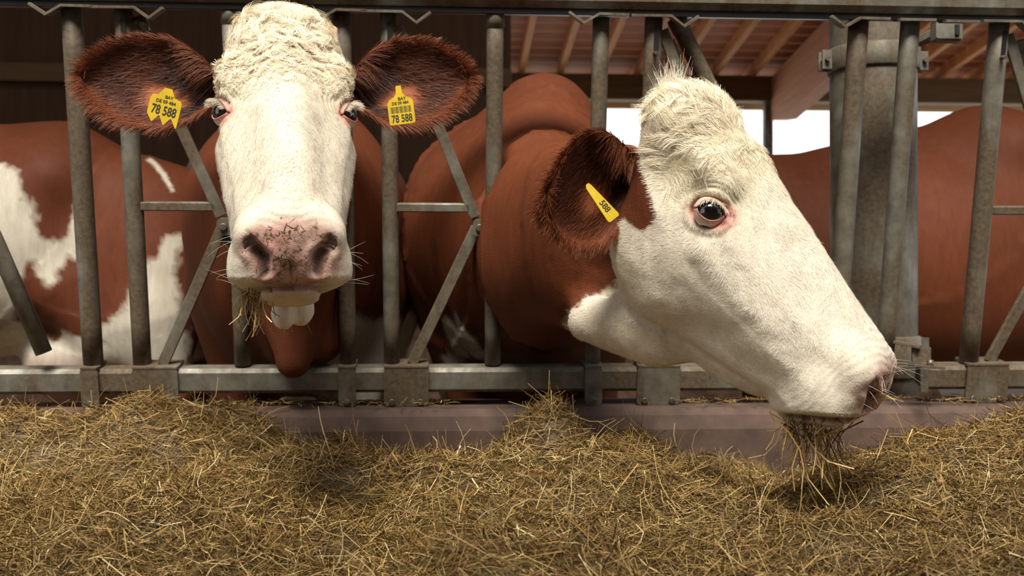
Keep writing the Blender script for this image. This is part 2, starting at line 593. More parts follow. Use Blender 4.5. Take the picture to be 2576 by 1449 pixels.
# clamp that ties the bottom rail to the column
q0 = at(2270, 862, 2.74)
cpt(MB().bar(q0 + (-.02, .04, .004), q0 + (.05, .0, -.012), .05, .008, (0, 0, 1)), 'clamp_plate')
cpt(MB().bar(q0 + (.05, .0, -.012), q0 + (.05, .0, -.05), .05, .008, (0, 1, 0)), 'clamp_plate')
q1 = at(2340, 925, 2.70)
cpt(MB().bar(q1 + (-.05, 0, .006), q1 + (.03, 0, .0), .04, .007, (0, 0, 1)), 'clamp_plate')
cpt(MB().bar(q1 + (-.03, -.03, -.06), q1 + (-.03, -.03, .0), .02, .008, (0, 1, 0)), 'clamp_plate', 'bolt')
cpt(MB().tube([q1 + (0, 0, 0), q1 + (0, 0, .02)], .009, 8), 'bolt', 'bolt')

# stall divider pipes and bedding far behind
sdv = tag(empty('stall_divider', (-.3, 5.2, 0)), 'bent pale pipe of a resting stall behind the front-facing cow', 'stall divider')
def arc_pipe(pts, r, name, parent, m='galv'):
    o = MB().tube(pts, r, 12).build(name, M[m], parent); o.location = -np.array(parent.location); return o
M['palepipe'] = simple_mat('worn_pipe', (.34, .29, .21), .5, .2, 20, .2)
D = 6.6
arc_pipe([at(462, 470, D), at(472, 435, D), at(487, 402, D), at(505, 392, D), at(560, 390, D), at(700, 392, D)], .022, 'top_pipe', sdv, 'palepipe')
arc_pipe([at(540, 395, D), at(540, 900, D)], .026, 'upright', sdv)
arc_pipe([at(462, 470, D), at(452, 560, D), at(450, 700, D)], .022, 'front_pipe', sdv, 'palepipe')
rail2 = tag(empty('stall_rail', (.2, 4.4, 0)), 'horizontal pipes of a resting stall seen between the two feeding cows', 'rail')
D = 7.0
for py, rr in ((545, .022), (572, .03), (700, .02)):
    arc_pipe([at(900, py, D), at(1130, py, D)], rr, 'pipe', rail2, 'palepipe')
arc_pipe([at(925, 500, D), at(925, 800, D)], .03, 'upright', rail2)
arc_pipe([at(1120, 500, D), at(1120, 800, D)], .03, 'upright', rail2)
# bedding bank
bx, by = np.meshgrid(np.linspace(-4.5, 3.2, 160), np.linspace(3.6, 6.8, 60))
bp = np.stack([bx, by, bx * 0], -1)
zt = .68
bz = zt * sstep(3.6, 4.6, by + .15 * vnoise(bp, 1.1, 3)) + .05 * fbm(bp, 5, 4) + .02 * fbm(bp, 16, 5)
vv = np.stack([bx, by, bz], -1).reshape(-1, 3)
idx = np.arange(160 * 60).reshape(60, 160)
q = np.stack([idx[:-1, :-1], idx[:-1, 1:], idx[1:, 1:], idx[1:, :-1]], -1).reshape(-1, 4)
tag(link('straw_bedding', fast_mesh('straw_bedding', vv, [q]), M['bedding']), 'lumpy brown straw bedding bank behind the cows', 'bedding', kind='stuff')
# ------------------------------------------------------------------ cows: smooth implicit bodies turned into one skin each
def smin(a, b, k):
    h = np.clip(.5 + .5 * (b - a) / k, 0, 1)
    return b + (a - b) * h - k * h * (1 - h)


def smax(a, b, k): return -smin(-a, -b, k)


def d_cone(p, a, b, ra, rb):
    a, b = np.asarray(a, float), np.asarray(b, float)
    ab = b - a
    t = np.clip((p - a) @ ab / (ab @ ab), 0, 1)
    return np.linalg.norm(p - a - t[:, None] * ab, axis=1) - (ra + (rb - ra) * t)


def d_ell(p, c, r, R=None):
    q = p - np.asarray(c, float)
    if R is not None: q = q @ R
    r = np.asarray(r, float)
    k0 = np.linalg.norm(q / r, axis=1); k1 = np.linalg.norm(q / (r * r), axis=1) + 1e-9
    return k0 * (k0 - 1) / k1


def spl(xs, ys, x):
    """smooth (Catmull-Rom) interpolation of a table; ys (n,) or (n,m)"""
    xs = np.asarray(xs, float); ys = np.asarray(ys, float)
    x = np.clip(x, xs[0], xs[-1])
    i = np.clip(np.searchsorted(xs, x) - 1, 0, len(xs) - 2)
    m = np.gradient(ys, xs, axis=0)
    h = (xs[i + 1] - xs[i]); t = (x - xs[i]) / h
    if ys.ndim == 2: t = t[:, None]; h = h[:, None]
    t2, t3 = t * t, t * t * t
    return (2 * t3 - 3 * t2 + 1) * ys[i] + (t3 - 2 * t2 + t) * h * m[i] + (-2 * t3 + 3 * t2) * ys[i + 1] + (t3 - t2) * h * m[i + 1]


# the head in its own axes: x sideways, u from poll to muzzle, v outwards from the forehead
HU = [-.06, 0, .05, .10, .16, .21, .27, .34, .42, .48, .53, .58, .64]
HT = [-.02, .030, .056, .064, .062, .056, .050, .044, .040, .038, .038, .040, .028]
HB = [-.10, -.15, -.21, -.262, -.288, -.292, -.294, -.285, -.256, -.226, -.195, -.182, -.18]
HW = [[.050, .060, .070, .075, .060],
      [.055, .075, .090, .095, .075],
      [.055, .085, .102, .108, .085],
      [.052, .090, .110, .114, .088],
      [.050, .094, .114, .118, .092],
      [.048, .095, .116, .114, .088],
      [.042, .090, .116, .122, .080],
      [.034, .080, .112, .112, .070],
      [.034, .072, .104, .100, .064],
      [.036, .072, .098, .094, .062],
      [.040, .080, .094, .088, .058],
      [.046, .092, .097, .084, .054],
      [.046, .090, .090, .072, .046]]
EYE = np.array([.112, .219, -.034])
EDIR = nrm(np.array([.80, .22, .50]))
ER = .0270
# axes of the eye opening: along the slit (towards the muzzle, slightly down) and across it
_s = np.array([0, .66, .62])
E_A = nrm(_s - EDIR * (EDIR @ _s))
E_B = np.cross(E_A, EDIR); E_B = E_B * np.sign(-E_B[1])
NOS_A, NOS_B = np.array([.060, .618, .008]), np.array([.041, .646, -.026])


def mouth_line(u, v): return (u - .650) * .816 - (v + .054) * .578


def head_base(q):
    """q (n,3) in head axes -> distance"""
    x, u, v = np.abs(q[:, 0]), q[:, 1], q[:, 2]
    ax = np.stack([x, u, v], 1)
    vt, vb = spl(HU, HT, u), spl(HU, HB, u)
    t = (v - vb) / (vt - vb)
    tc = np.clip(t, 0, 1) * 4
    Wt = spl(HU, HW, u)
    i = np.clip(tc.astype(int), 0, 3); f = tc - i; f = f * f * (3 - 2 * f) * .5 + f * .5
    n = np.arange(len(q))
    w = Wt[n, i] * (1 - f) + Wt[n, i + 1] * f
    P = 2.7
    rho = (np.abs(x / w) ** P + np.abs(2 * t - 1) ** P) ** (1 / P)
    d = (rho - 1) * np.minimum(w, (vt - vb) / 2)
    d = smax(d, -(u + .022) * .92 - (v + .06) * .38, .05)             # back of the poll
    d = smax(d, -(u - .10) * .80 - (v + .21) * .60, .05)              # jaw leaves the neck
    E = lambda c, r: d_ell(ax, c, r)
    d = smin(d, E((0, .030, .002), (.082, .064, .060)), .04)
    d = smin(d, E((.088, .165, .004), (.034, .050, .030)), .03)       # brow
    d = smin(d, E((.072, .215, -.185), (.036, .105, .085)), .05)      # cheek
    d = smin(d, d_cone(ax, (.104, .27, -.085), (.082, .43, -.075), .018, .012), .035)
    d = smin(d, d_cone(ax, (0, .16, .018), (0, .55, .004), .040, .036), .03)
    d = smin(d, E((.054, .585, .000), (.034, .055, .032)), .03)      # nostril wing
    d = smin(d, E((.054, .590, -.070), (.042, .055, .050)), .025)     # upper lip
    d = smin(d, E((0, .580, -.135), (.058, .055, .045)), .025)        # chin
    d = smax(d, -E((.135, .105, -.055), (.022, .050, .032)), .05)     # temple hollow
    m = mouth_line(u, v)
    d = smax(d, (x - .054) * .9 + np.minimum(0, m + .004) * 3.5, .018)      # lower lip is narrower than the upper
    d = smax(d, m - .018, .030)
    d = smax(d, (u - .647) * .946 + (v + .046) * .325, .038)          # blunt muzzle front
    return d


def nos_dist(ax):
    ab = NOS_B - NOS_A
    tt = np.clip(((ax - NOS_A) @ ab) / (ab @ ab), 0, 1)
    c = NOS_A + tt[:, None] * ab
    c[:, 0] -= .007 * np.sin(math.pi * tt)                            # comma curve
    w = ax - c
    return np.linalg.norm(w, axis=1), tt, w[:, 0] * .8 - w[:, 1] * .6


def head_fine(q, d):
    x, u, v = np.abs(q[:, 0]), q[:, 1], q[:, 2]
    ax = np.stack([x, u, v], 1)
    e = ax - EYE
    ea, eb, ed = e @ E_A, e @ E_B, e @ EDIR
    near = ed > -.03
    r = np.sqrt(ea ** 2 + (eb * 1.15) ** 2)
    d = d + np.where(near, .011 * np.exp(-(r / .0280) ** 4), 0)
    d = d - np.where(near, .0045 * np.exp(-((r - .037) / .008) ** 2), 0)
    # folds of skin above the eye
    for k, rr in enumerate((.047, .056, .066, .077)):
        d = d + np.where(near, .0013 * np.exp(-((r - rr) / .0030) ** 2), 0) * sstep(-.012, .02, eb) * sstep(-.055, -.015, ea + .3 * eb)
    # canthus dip towards the nose
    d = d + np.where(near, .004 * np.exp(-((ea - .034) / .010) ** 2 - (eb / .007) ** 2), 0)
    dn, tt, lat = nos_dist(ax)
    lt = sstep(-.007, .007, lat)
    rad = .0078 + .0035 * lt + .002 * np.sin(math.pi * tt)
    d = d + .016 * np.exp(-(dn / rad) ** 2)
    d = d - (.0050 - .002 * lt) * np.exp(-((dn - (.0185 + .007 * lt)) / .0070) ** 2) * sstep(.0, .4, tt)
    m = mouth_line(u, v)
    mk = sstep(.545, .572, u)
    d = d + .009 * mk * np.exp(-(m / .0042) ** 2)
    d = d + .003 * np.exp(-(x / .004) ** 2) * sstep(.60, .64, u) * sstep(-.0, -.02, v) * sstep(-.055, -.045, v)
    # dimple behind the corner of the mouth, fold between jaw edge and throat, cheek muscle
    d = d + .006 * np.exp(-((u - .530) / .016) ** 2 - ((v + .165) / .03) ** 2)
    d = d + .005 * np.exp(-((v + .232 - .48 * (u - .39)) / .010) ** 2) * sstep(.20, .28, u) * sstep(.53, .47, u)
    d = d + .0035 * np.exp(-((u - .40 - .4 * (v + .15)) / .025) ** 2) * sstep(-.21, -.17, v) * sstep(-.06, -.10, v)
    # soft wrinkles on the bridge and muzzle
    d = d + .0012 * fbm(ax, 26, 15) + .0003 * np.sin(u * 420 + 6 * fbm(ax, 12, 16)) * sstep(.50, .56, u) * sstep(.62, .58, u)
    return d


class Body:
    def __init__(s): s.ops = []; s.R = None
    def cone(s, a, b, ra, rb, k=.08, sub=False):
        a, b = np.asarray(a, float), np.asarray(b, float)
        s.ops.append((lambda p: d_cone(p, a, b, ra, rb), (a + b) / 2, np.linalg.norm(b - a) / 2 + max(ra, rb), k, sub)); return s
    def ell(s, c, r, k=.08, R=None, sub=False):
        c = np.asarray(c, float)
        s.ops.append((lambda p: d_ell(p, c, r, R), c, max(r), k, sub)); return s
    def head(s, R, t, k=.07, sc=1.0):
        s.R, s.t, s.sc = R, np.asarray(t, float), sc
        s.ops.append((lambda p: head_base(s.loc(p)) * sc, s.t + R @ np.array([0, .3, -.1]) * sc, .42 * sc, k, False)); return s
    def loc(s, p): return (p - s.t) @ s.R / s.sc
    def wor(s, q): return np.asarray(q) * s.sc @ s.R.T + s.t
    def __call__(s, p, fine=False):
        d = np.full(len(p), 9.0)
        for f, c, rad, k, sub in s.ops:
            far = np.linalg.norm(p - c, axis=1) - rad
            m = far < .12
            dd = np.maximum(far, .12)
            if m.any(): dd[m] = f(p[m])
            d = smax(d, -dd, k) if sub else (np.minimum(d, dd) if d[0] == 9.0 and d.min() == 9.0 else smin(d, dd, k))
        if fine and s.R is not None:
            q = s.loc(p)
            m = np.linalg.norm(q - np.array([0, .3, -.1]), axis=1) < .45
            if m.any(): d[m] = head_fine(q[m], d[m])
        return d


def surf_nets(f, lo, hi, h):
    lo, hi = np.asarray(lo, float), np.asarray(hi, float)
    n = np.ceil((hi - lo) / h).astype(int) + 1
    ax = [lo[i] + h * np.arange(n[i]) for i in range(3)]
    # coarse pass to skip empty space
    G = np.full(tuple(n), 1.0, np.float32)
    B = 8
    nb = [-(-(m) // B) for m in n]
    bc = np.stack(np.meshgrid(*[lo[i] + h * (B * np.arange(nb[i]) + B / 2 - .5) for i in range(3)], indexing='ij'), -1).reshape(-1, 3)
    bd = f(bc)
    rad = h * B * .87 * 1.7
    gi = np.stack(np.meshgrid(*[np.arange(m) for m in nb], indexing='ij'), -1).reshape(-1, 3)
    for j, dv in zip(gi[bd < -rad], bd[bd < -rad]):
        G[j[0]*B:(j[0]+1)*B, j[1]*B:(j[1]+1)*B, j[2]*B:(j[2]+1)*B] = -1
    act = gi[np.abs(bd) <= rad]
    loc = np.stack(np.meshgrid(np.arange(B), np.arange(B), np.arange(B), indexing='ij'), -1).reshape(-1, 3)
    for c0 in range(0, len(act), 400):
        I = (act[c0:c0 + 400, None, :] * B + loc[None]).reshape(-1, 3)
        I = I[(I < n).all(1)]
        G[I[:, 0], I[:, 1], I[:, 2]] = f(lo + h * I)
    ins = G < 0
    cn = n - 1
    cnt = np.zeros(tuple(cn), np.int8); acc = np.zeros(tuple(cn) + (3,), np.float32)
    sl = lambda o, m: tuple(slice(a, a + b) for a, b in zip(o, m))
    for axis in range(3):
        o1 = [0, 0, 0]; o1[axis] = 1
        m = n.copy(); m[axis] -= 1
        a, b = G[sl((0, 0, 0), m)], G[sl(o1, m)]
        cr = (a < 0) != (b < 0)
        t = np.where(cr, a / np.where(cr, a - b, 1), 0)
        oth = [k for k in range(3) if k != axis]
        for da in (0, 1):
            for db in (0, 1):
                # cell (i) uses edge at i + da*e_oth0 + db*e_oth1
                o = [0, 0, 0]; o[oth[0]] = da; o[oth[1]] = db
                mm = cn.copy()
                c = cr[sl(o, mm)]; tt = t[sl(o, mm)]
                cnt += c
                acc[..., axis] += np.where(c, tt, 0)
                acc[..., oth[0]] += np.where(c, da, 0)
                acc[..., oth[1]] += np.where(c, db, 0)
    mask = cnt > 0
    vid = np.full(tuple(cn), -1, np.int64)
    ids = np.argwhere(mask)
    vid[mask] = np.arange(len(ids))
    V = lo + h * (ids + acc[mask] / cnt[mask][:, None])
    Q = []
    for axis in range(3):
        o1 = [0, 0, 0]; o1[axis] = 1
        m = n.copy(); m[axis] -= 1
        a, b = ins[sl((0, 0, 0), m)], ins[sl(o1, m)]
        oth = [(axis + 1) % 3, (axis + 2) % 3]
        for s, cond in ((0, a & ~b), (1, ~a & b)):
            e = np.argwhere(cond)
            e = e[(e[:, oth[0]] > 0) & (e[:, oth[1]] > 0) & (e[:, oth[0]] < n[oth[0]] - 1) & (e[:, oth[1]] < n[oth[1]] - 1)]
            def g(d0, d1):
                c = e.copy(); c[:, oth[0]] += d0; c[:, oth[1]] += d1
                return vid[c[:, 0], c[:, 1], c[:, 2]]
            q = np.stack([g(-1, -1), g(0, -1), g(0, 0), g(-1, 0)], 1)
            Q.append(q if s == 0 else q[:, ::-1])
    Q = np.concatenate(Q)
    return V, Q[(Q >= 0).all(1)]


def project(f, V, it=3, fine=True, mx=.02):
    e = .0012
    for _ in range(it):
        d = f(V, fine)
        g = np.stack([f(V + np.eye(3)[i] * e, fine) - f(V - np.eye(3)[i] * e, fine) for i in range(3)], 1) / (2 * e)
        gn = np.linalg.norm(g, axis=1)
        V = V - g / (gn * np.maximum(gn, .35))[:, None] * np.clip(d, -mx, mx)[:, None]
    return V


def grow_skin(name, f, lo, hi, h, focus=(), soft=None):
    """focus: list of functions V->bool mask; each refines the faces whose corners it selects"""
    V, Q = surf_nets(lambda p: f(p), lo, hi, h)
    V = project(f, V, 2, False)
    bm = bmesh.new()
    bv = [bm.verts.new(v) for v in V]
    for q in Q:
        try: bm.faces.new([bv[i] for i in q])
        except ValueError: pass
    for fo in focus:
        bm.verts.ensure_lookup_table()
        co = np.array([v.co[:] for v in bm.verts])
        mk = fo(co)
        bm.verts.index_update()
        fs = [fc for fc in bm.faces if all(mk[v.index] for v in fc.verts)]
        ed = list({e for fc in fs for e in fc.edges})
        bmesh.ops.subdivide_edges(bm, edges=ed, cuts=1, use_grid_fill=True)
        bm.verts.ensure_lookup_table()
        co = np.array([v.co[:] for v in bm.verts])
        sel = np.where(fo(co))[0]
        new = project(f, co[sel], 2, True)
        bvs = bm.verts
        for i, c in zip(sel, new): bvs[i].co = c
    if soft is not None:
        co = np.array([v.co[:] for v in bm.verts])
        vs = [bm.verts[i] for i in np.where(soft(co))[0]]
        for _ in range(4): bmesh.ops.smooth_vert(bm, verts=vs, factor=.5, use_axis_x=True, use_axis_y=True, use_axis_z=True)
    me = bpy.data.meshes.new(name)
    bmesh.ops.triangulate(bm, faces=[fc for fc in bm.faces if len(fc.verts) > 4])
    for fc in bm.faces: fc.smooth = True
    bm.to_mesh(me); bm.free()
    n = len(me.vertices)
    co = np.empty(n * 3, np.float32); me.vertices.foreach_get('co', co)
    return me, co.reshape(-1, 3).astype(float)


def mesh_np(me):
    n = len(me.vertices)
    co = np.empty(n * 3, np.float32); me.vertices.foreach_get('co', co)
    no = np.empty(n * 3, np.float32); me.vertex_normals.foreach_get('vector', no)
    me.calc_loop_triangles()
    t = np.empty(len(me.loop_triangles) * 3, np.int32); me.loop_triangles.foreach_get('vertices', t)
    return co.reshape(-1, 3).astype(float), no.reshape(-1, 3).astype(float), t.reshape(-1, 3)


def scatter(co, no, tri, n, dens=None):
    """random roots on a mesh: positions, normals, (tri, barycentric)"""
    a, b, c = co[tri[:, 0]], co[tri[:, 1]], co[tri[:, 2]]
    ar = np.linalg.norm(np.cross(b - a, c - a), axis=1)
    if dens is not None: ar = ar * dens[tri].mean(1)
    cdf = np.cumsum(ar); cdf /= cdf[-1]
    k = np.searchsorted(cdf, rng.random(n))
    r1, r2 = np.sqrt(rng.random(n)), rng.random(n)
    w = np.stack([1 - r1, r1 * (1 - r2), r1 * r2], 1)
    P = (co[tri[k]] * w[..., None]).sum(1); Nn = nrm((no[tri[k]] * w[..., None]).sum(1))
    return P, Nn, tri[k], w


def strands(name, pts, width, face_n, cols, mat_, parent=None, taper=.25):
    """pts (n,K,3) ribbons; width (n,), face_n (n,3) the side the ribbon shows; cols (n,3)"""
    n, K, _ = pts.shape
    t = np.gradient(pts, axis=1)
    s = nrm(np.cross(t, face_n[:, None, :]))
    wv = width[:, None] * np.linspace(1, taper, K)[None]
    L, Rr = pts - s * wv[..., None] / 2, pts + s * wv[..., None] / 2
    V = np.stack([L, Rr], 2).reshape(-1, 3)
    base = (np.arange(n) * K * 2)[:, None] + (np.arange(K - 1) * 2)[None]
    q = np.stack([base, base + 1, base + 3, base + 2], -1).reshape(-1, 4)
    c = np.repeat(cols, K * 2, axis=0)
    me = fast_mesh(name, V, [q], c)
    return link(name, me, mat_, parent)
# ------------------------------------------------------------------ cow parts
WHITE = np.array([.80, .735, .60]); BROWN = np.array([.125, .035, .014]); PINK = np.array([.66, .335, .28]); DARKB = np.array([.045, .014, .007])
M['eye'], _nt, _b = mat('eye_gloss')
_a = N(_nt, 'ShaderNodeAttribute', attribute_name='coat'); _nt.links.new(_a.outputs['Color'], _b.inputs['Base Color'])
_b.inputs['Roughness'].default_value = .06; _b.inputs['Coat Weight'].default_value = .6
M['tag'] = simple_mat('tag_plastic', (.58, .40, .02), .4, 0, 40, .12, .05)
M['ink'] = simple_mat('tag_ink', (.02, .018, .012), .6, 0, 40, .1, 0)
UB_V = [-.50, -.38, -.33, -.27, -.20, -.178, -.157, -.135, -.118, -.102, -.08, -.05, 0, .1]
UB_U = [.15, .165, .155, .148, .120, .126, .157, .170, .16, .088, .03, -.025, -.04, -.06]


def head_white(q):
    n1 = fbm(q, 22, 5) * .012 + fbm(q, 90, 6, 2) * .006
    ub = np.interp(q[:, 2], UB_V, UB_U)
    return sstep(-.006, .006, q[:, 1] - ub + n1)


def face_masks(q):
    x, u, v = np.abs(q[:, 0]), q[:, 1], q[:, 2]
    ax = np.stack([x, u, v], 1)
    nz = fbm(q, 30, 8)
    m = mouth_line(u, v)
    r = np.sqrt((x / .096) ** 2 + ((v + .002) / .064) ** 2 + ((u - .645) / .085) ** 2) + .12 * nz
    pink = sstep(1.15, .70, r)
    wpad = .052 + .55 * np.clip(v + .015, 0, .025) - .10 * np.clip(-.02 - v, 0, .03)
    pad = sstep(1.06, .94, np.sqrt((x / wpad) ** 6 + ((v + .014) / .046) ** 6)) * sstep(.600, .615, u) * sstep(.004, -.004, m)
    lip = sstep(.062, .045, x) * sstep(-.004, .002, m) * sstep(.022, .012, m) * sstep(.585, .60, u)
    e = ax - EYE
    ea, eb = e @ E_A, e @ E_B
    rr = np.sqrt(((ea - .008) / .040) ** 2 + ((eb + .002) / .0255) ** 2)
    eyep = sstep(1.35, .85, rr + .12 * nz) * (e @ EDIR > -.035)
    rim = sstep(.016, .008, np.sqrt((ea - .034) ** 2 + (eb * 1.6) ** 2)) * (e @ EDIR > -.035)
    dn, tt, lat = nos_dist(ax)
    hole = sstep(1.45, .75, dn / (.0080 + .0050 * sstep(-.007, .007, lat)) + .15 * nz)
    return np.maximum(pink, 0), pad, np.maximum(eyep, 0), rim, hole, lip


def coat_colours(body, co, base_fn):
    """base colour from the animal's pattern, then the head's white face, pink nose and eye rims"""
    cols = base_fn(co)
    wet = np.zeros(len(co))
    if body.R is not None:
        q = body.loc(co)
        m = np.linalg.norm(q - np.array([0, .27, -.12]), axis=1) < .50
        qq = q[m]
        w = head_white(qq)[:, None]
        c = cols[m] * (1 - w) + WHITE * w
        pink, pad, ep, rim, hole, lip = [k[:, None] for k in face_masks(qq)]
        # creamier forehead and cheeks, stained by dust
        st = (.5 + .5 * fbm(qq, 14, 11))[:, None]
        cream = sstep(.34, .12, qq[:, 1])[:, None] * sstep(-.12, -.02, qq[:, 2])[:, None]
        c = c * (1 - w * cream * .30 * (.5 + st) * np.array([.35, .45, .8]))
        ch = (sstep(.25, .6, fbm(qq, 55, 31)) * sstep(.10, .05, np.abs(qq[:, 1] - .28)))[:, None]
        c = c * (1 - .05 * w * ch)
        pk = np.clip(pink * .85 + pad, 0, 1) * (.75 + .25 * st)
        c = c * (1 - pk) + (PINK * (1 - .20 * pad) * (.82 + .3 * st)) * pk
        c = c * (1 - ep * .85) + PINK * np.array([1.12, 1.0, .95]) * ep * .85
        c = c * (1 - rim * .55) + np.array([.35, .17, .17]) * rim * .55
        c = c * (1 - hole * .92) + np.array([.040, .018, .022]) * hole * .92  # purple nostril interior, darkened in the colour for the shade of a deep cavity
        c = c * (1 - lip * .3) + PINK * .8 * lip * .3
        gap = (np.exp(-(mouth_line(qq[:, 1], qq[:, 2]) / .0055) ** 2) * sstep(.560, .58, qq[:, 1]))[:, None] * .85
        c = c * (1 - gap) + np.array([.22, .085, .075]) * gap
        # mud specks on the nose
        sp = (sstep(.45, .62, fbm(qq, 120, 21, 2)) * sstep(-.05, .25, fbm(qq, 26, 23)))[:, None] * np.clip(pk + .05, 0, 1)
        c = c * (1 - sp * .75) + np.array([.05, .038, .015]) * sp * .75
        cols[m] = c
        wet[m] = np.clip(pad * 1.0 + rim * .8 + hole * .8 + lip * .6, 0, 1)[:, 0] * (1 - sp[:, 0])
    return cols, wet


def put_coat(me, co, body, base_fn):
    cols, wet = coat_colours(body, co, base_fn)
    set_cols(me, 'coat', np.clip(cols, 0, 1))
    a = me.attributes.new('wet', 'FLOAT', 'POINT')
    a.data.foreach_set('value', wet.astype(np.float32))
    return cols


def make_eye(body, side, parent):
    n, m = 40, 28
    A = np.linspace(0, math.pi, m); B = np.linspace(0, 2 * math.pi, n, endpoint=False)
    mir = np.array([side, 1, 1.0])
    ez, ex_, ey_ = EDIR * mir, E_A * mir, E_B * mir
    c = (EYE - EDIR * .008) * mir
    V, cols = [], []
    for a in A:
        for b in B:
            r = ER * (1 + .05 * math.exp(-(a / .55) ** 2))
            V.append(c + r * (math.cos(a) * ez + math.sin(a) * (math.cos(b) * ex_ + math.sin(b) * ey_)))
            el = math.hypot(a * math.cos(b) / .62, a * math.sin(b) / .36)
            if el < 1: k = (.004, .004, .006)
            elif a < 1.55: k = (.016, .010, .008)
            elif a < 1.6: k = (.03, .02, .02)
            else: k = (.42, .36, .36)
            cols.append(k)
    V = body.wor(np.array(V))
    I = np.arange(m * n).reshape(m, n)
    q = np.stack([I[:-1], np.roll(I, -1, 1)[:-1], np.roll(I, -1, 1)[1:], I[1:]], -1).reshape(-1, 4)
    if side < 0: q = q[:, ::-1]
    o = link('eye', fast_mesh('eye', V, [q], np.array(cols)), M['eye'], parent)
    # upper and lower lid: shells over the ball with an almond opening
    for sg, opn, end in ((1, .66, 1.35), (-1, .60, 1.15)):
        na, nb = 41, 12
        al = np.linspace(-1.35, 1.35, na)
        edge = opn * np.clip(np.cos(np.clip(al / 1.0, -1, 1) * math.pi / 2), 0, 1) ** .75
        rows, cc = [], []
        for j in range(nb + 1):
            f = max(j - 1, 0) / (nb - 1)
            be = sg * (edge + (end - edge) * f ** 1.2)
            rad = (ER + .0002) if j == 0 else ER + (.0032 if sg > 0 else .0014) + .0012 * math.exp(-((f - .12) / .08) ** 2)
            dr = np.cos(be)[:, None] * (np.cos(al)[:, None] * ez + np.sin(al)[:, None] * ex_) + np.sin(be)[:, None] * ey_
            rows.append(c + rad * dr)
            k = math.exp(-(f / .55) ** 2)
            mg = math.exp(-(f / .06) ** 2)
            col_ = (WHITE * (1 - k) + PINK * k) * (1 - .45 * mg) + np.array([.25, .13, .13]) * .45 * mg
            cc.append(np.repeat(col_[None], na, 0))
        Vl = body.wor(np.concatenate(rows)); Cl = np.concatenate(cc)
        I = np.arange((nb + 1) * na).reshape(nb + 1, na)
        q = np.stack([I[:-1, :-1], I[:-1, 1:], I[1:, 1:], I[1:, :-1]], -1).reshape(-1, 4)
        if sg * side > 0: q = q[:, ::-1]
        link('eyelid', fast_mesh('eyelid', Vl, [q], Cl, True, np.full(len(Vl), .25)), M['coat'], o)
    # lashes along the upper lid
    k = 190
    th = rng.uniform(.10, .90, k) * math.pi
    al = -np.cos(th) * .95; be = .66 * np.cos(al * math.pi / 2 / 1.0) ** .75
    root = EYE - EDIR * .008 + (ER + .003) * (np.cos(be)[:, None] * (np.cos(al)[:, None] * EDIR + np.sin(al)[:, None] * E_A) + np.sin(be)[:, None] * E_B)
    L = rng.uniform(.012, .024, k) * (.6 + .4 * np.sin(th))
    t = np.linspace(0, 1, 5)
    d0 = nrm(EDIR * .85 + E_B * .25 + E_A * (-np.cos(th) * .35)[:, None] + rng.normal(0, .12, (k, 3)))
    pts = root[:, None] + L[:, None, None] * (d0[:, None] * t[None, :, None] - E_B * (.55 * t ** 2)[None, :, None])
    pts = body.wor(pts * mir)
    strands('eyelashes', pts, np.full(k, .0009), np.repeat(nrm(CP - pts[0, 0])[None], k, 0), np.repeat(np.array([[.78, .70, .56]]), k, 0) * rng.uniform(.8, 1.1, (k, 1)), M['fur'], o)
    return o


def head_fur(body, me, cols, parent, n, seed=0):
    co, no, tri = mesh_np(me)
    q = body.loc(co)
    w = head_white(q) * (np.linalg.norm(q - np.array([0, .27, -.10]), axis=1) < .44)
    pink, pad, ep, rim, hole, lip = face_masks(q)
    dens = np.clip(w * (1 - np.clip(pad + rim + hole + lip, 0, 1)) * (1 - .5 * pink), 0, 1)
    cam_side = ((CP - co) * no).sum(1) > -.15
    dens = dens * cam_side
    P, Nn, tr, bw = scatter(co, no, tri, n, dens)
    qq = body.loc(P)
    x, u, v = qq.T
    fl = np.stack([np.sign(x) * .25 * sstep(.02, .08, np.abs(x)), np.where(u > .19, .75, -.8), -.25 + 0 * u], 1)
    side = sstep(-.05, -.12, v)
    fl = fl * (1 - side[:, None]) + side[:, None] * np.array([0, -.75, -.55])
    ang = fbm(qq, 16, 40 + seed) * .9
    d = nrm(fl) @ body.R.T
    d = nrm(d - Nn * (d * Nn).sum(1, keepdims=True))
    b = np.cross(Nn, d)
    d = d * np.cos(ang)[:, None] + b * np.sin(ang)[:, None]
    L = rng.uniform(.0065, .0115, n) * (1 + .8 * sstep(.20, .10, u) * sstep(-.10, -.02, v)) * (1 - .5 * sstep(.5, .58, u))
    t = np.linspace(0, 1, 3)
    lift = rng.uniform(.16, .38, n)
    dirn = nrm(d + Nn * lift[:, None] + rng.normal(0, .10, (n, 3)))
    pts = P[:, None] - Nn[:, None] * .001 + L[:, None, None] * (dirn[:, None] * t[None, :, None] - Nn[:, None] * (.08 * t ** 2)[None, :, None])
    c = (cols[tr] * bw[..., None]).sum(1) * rng.uniform(.80, 1.12, (n, 1))
    return tag(strands('coat_hair', pts, rng.uniform(.0006, .0010, n), Nn, np.clip(c, 0, 1), M['fur'], parent), kind='stuff')


